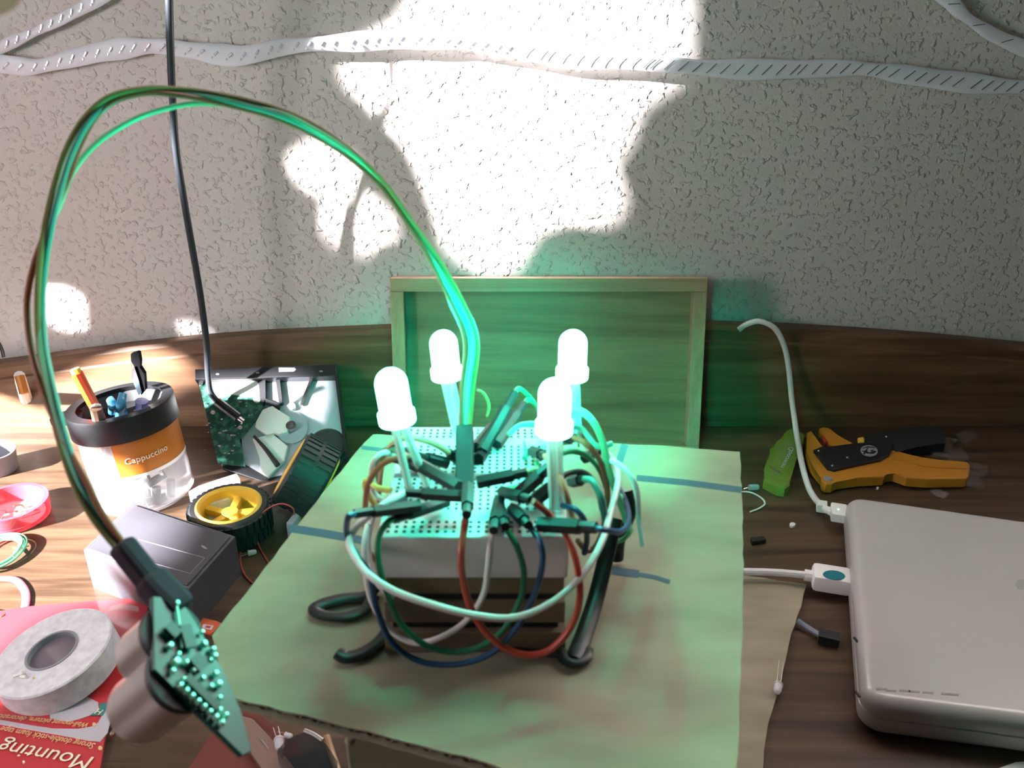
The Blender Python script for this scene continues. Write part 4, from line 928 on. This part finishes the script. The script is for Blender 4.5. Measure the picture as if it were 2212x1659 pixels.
finish('red_gauge', zprism(z5([(690, 238), (735, 232), (765, 290), (712, 300)]), .002, .007), M_red, ws)
bd_ = finish('black_body', zprism(z5([(622, 358), (700, 330), (800, 335), (960, 308), (1060, 296), (1290, 300), (1290, 360), (1272, 395), (1200, 440), (980, 486), (800, 528), (740, 512)]), .003, .0145, .0012), M_black, ws)
finish('upper_handle', zprism(z5([(1050, 296), (1060, 240), (1250, 200), (1500, 160), (1740, 158), (1750, 300), (1500, 332), (1330, 380), (1290, 350)]), .002, .0120, .0015), M_blackm, ws)
finish('yellow_button', zprism(z5([(1000, 258), (1045, 250), (1056, 265), (1054, 292), (1010, 295)]), .0120, .0150, .0006), M_yellow, ws)
bg = finish('oval_badge', zprism(z5(circ(1096, 370, 74, 48, 32, .12)), .0145, .0148), M_grey, bd_)
bm = bmesh.new()
for q in ([(1040, 352), (1075, 332), (1135, 336), (1150, 350), (1120, 342), (1080, 340)], [(1035, 372), (1075, 370), (1095, 385), (1140, 368), (1160, 375), (1135, 395), (1080, 392)], [(1045, 395), (1080, 345), (1090, 348), (1060, 400)], [(1105, 365), (1140, 360), (1120, 375)]): zprism(z5(q), .0148, .0150, bm=bm)
finish('badge_emblem', bm, M_black, bg)
bm = bmesh.new()
for x, y in ((912, 424), (785, 497), (668, 370), (1245, 250)): b_lathe(bm, [(0, .0012), (.0011, .0008), (.0016, 0)], 14, at(Z(*z5([(x, y)])[0], .0145 if x != 1245 else .012)))
finish('screw_heads', bm, M_silver, ws, True)
finish('pivot', lathe([(0, .002), (.003, .0015), (.0042, 0)], 20, at(Z(*z5([(745, 612)])[0], .0115))), M_grey, ws, True)

# lime plastic block with lettering
ly = empty('lime_plastic_block', Z(1690, 990, 0), 'translucent lime green plastic block with grey lettering beside the wire stripper', 'block')
zl = lambda pts: zm(pts, 11.06, 1640, 910)
lb_ = finish('block_body', zprism(zl([(690, 150), (780, 190), (950, 240), (1100, 290), (1080, 420), (1040, 620), (920, 820), (860, 1000), (790, 1260), (740, 1480), (620, 1570), (440, 1540), (110, 1370), (115, 1150), (160, 1010), (250, 800), (315, 660), (290, 620), (320, 550), (470, 500), (540, 400), (600, 290)]), .001, .0115, .0025), M_lime, ly)
finish('raised_rib', zprism(zl([(180, 1220), (560, 1360), (700, 1400), (690, 1440), (540, 1400), (170, 1260)]), .0115, .0125), M_lime, lb_)
finish('metal_spring', zprism(zl([(235, 1065), (340, 1110), (460, 1180), (540, 1240), (460, 1220), (330, 1150)]), .0115, .0121), M_silver, lb_)
a_, b_ = zl([(590, 1110), (840, 640)])
text('newoooD', Z(*a_, .0118), Z(*b_, .0118), (0, 0, 1), mat('grey_print', (.42, .40, .42), .5), lb_, hgt=.007)

# clear bag scraps and crumbs
bm = bmesh.new(); ctrs = [(2040, 955), (2065, 985), (2080, 945), (2100, 1010), (2060, 1020), (2110, 1045), (2035, 990)]
for (x, y) in ctrs:
    c = Z(x, y, .006); n = 9
    ring = [c + Vector((random.uniform(.006, .016)*math.cos(2*PI*k/n), random.uniform(.006, .016)*math.sin(2*PI*k/n), random.uniform(-.005, .006))) for k in range(n)]
    cv = bm.verts.new(c+Vector((0, 0, .006))); rv = [bm.verts.new(p) for p in ring]
    for k in range(n): bm.faces.new((cv, rv[k], rv[(k+1) % n]))
one('crumpled_clear_bag', bm, mat('clear_film', (.8, .8, .82), .06, alpha=.06), 'crumpled clear plastic bag beyond the end of the wire stripper', 'plastic bag')
one('clear_film_scrap', zprism([(2010, 1058), (2025, 1055), (2050, 1066), (2040, 1076), (2020, 1070)], .0004, .0012), mat('clear_film', (.8, .8, .82), .06, alpha=.06), 'clear film scrap between the wire stripper and the laptop', 'film scrap')
def crumb(px, py, s, label, m=M_white, h=.002):
    n = 7; r0 = random.random()*6
    top = [(px+s*random.uniform(.6, 1.1)*math.cos(2*PI*k/n+r0), py+s*.8*random.uniform(.6, 1.1)*math.sin(2*PI*k/n+r0)) for k in range(n)]
    return one('plastic_crumb', zprism(top, .0002, h), m, label, 'crumb')
crumb(1712, 1132, 7, 'white plastic crumb on the desk left of the power plug')
crumb(1686, 1053, 3, 'tiny white crumb just below the lime plastic block')
crumb(1896, 1053, 2.5, 'tiny pale crumb on the desk below the wire stripper')
dm = empty('small_clear_cap', Z(1630, 1050, 0), 'small translucent grey cap on the desk at the right cardboard edge', 'cap')
finish('cap_body', lathe([(0, 0), (.0028, 0), (.0028, .007), (.002, .009), (0, .0095)], 18, at(Z(1618, 1053, .003), (1, .1, .0))), mat('grey_clear', (.35, .42, .45), .2, alpha=.7), dm, True)
finish('cap_lead', tube([Z(1606, 1056, .003), Z(1618, 1053, .003)], .0004, smooth=1, seg=6), M_silver, dm)
one('white_thread', tube([Z(1598, 1062, .0012), Z(1622, 1064, .0012), Z(1645, 1076, .0012), Z(1652, 1088, .0012), Z(1640, 1098, .0012), Z(1620, 1106, .0012)], .0008, seg=6), W_white, 'thin white wire curling on the desk at the right cardboard edge', 'wire', smooth=True)
gw = empty('grey_lead_connector', Z(1780, 1375, 0), 'grey lead with a black two pin connector between cardboard scrap and laptop', 'connector')
finish('lead', tube([Z(1722, 1340, .0056), Z(1745, 1356, .0035), Z(1775, 1374, .004)], .0020), W_grey, gw, True)
finish('connector_body', box(Z(1790, 1378, .004), (.014, .009, .007), Matrix.Rotation(-.35, 3, 'Z'), bev=.0006), M_black, gw)
one('dark_clip', zprism([(1622, 1160), (1650, 1158), (1655, 1166), (1625, 1170)], .0002, .004), M_black, 'small dark clip on the desk beside the right cardboard edge', 'clip')
one('white_paper_corner', zprism([(2150, 1662), (2195, 1646), (2300, 1640), (2300, 1720), (2150, 1720)], .0002, .001), M_white, 'white paper corner at the bottom right edge of the picture', 'paper')

# fingertip in the very corner of the view
fg = empty('fingertip', D(-60, -60, .10), 'blurred fingertip reaching into the top left corner', 'finger')
fb = bmesh.new(); b_tube(fb, [D(-420, -330, .11), D(-260, -200, .105), D(-130, -125, .10), D(-45, -68, .10), D(5, -42, .10)], .0068, seg=20, radii=(1.15, .62))
finish('finger', fb, M_skin, fg, True)
finish('nail', plprism(circ(-80, -120, 30, 26, 16), (D(-80, -120, .092), -FW), -.0004, 0), mat('nail', (.6, .4, .33), .3), fg)
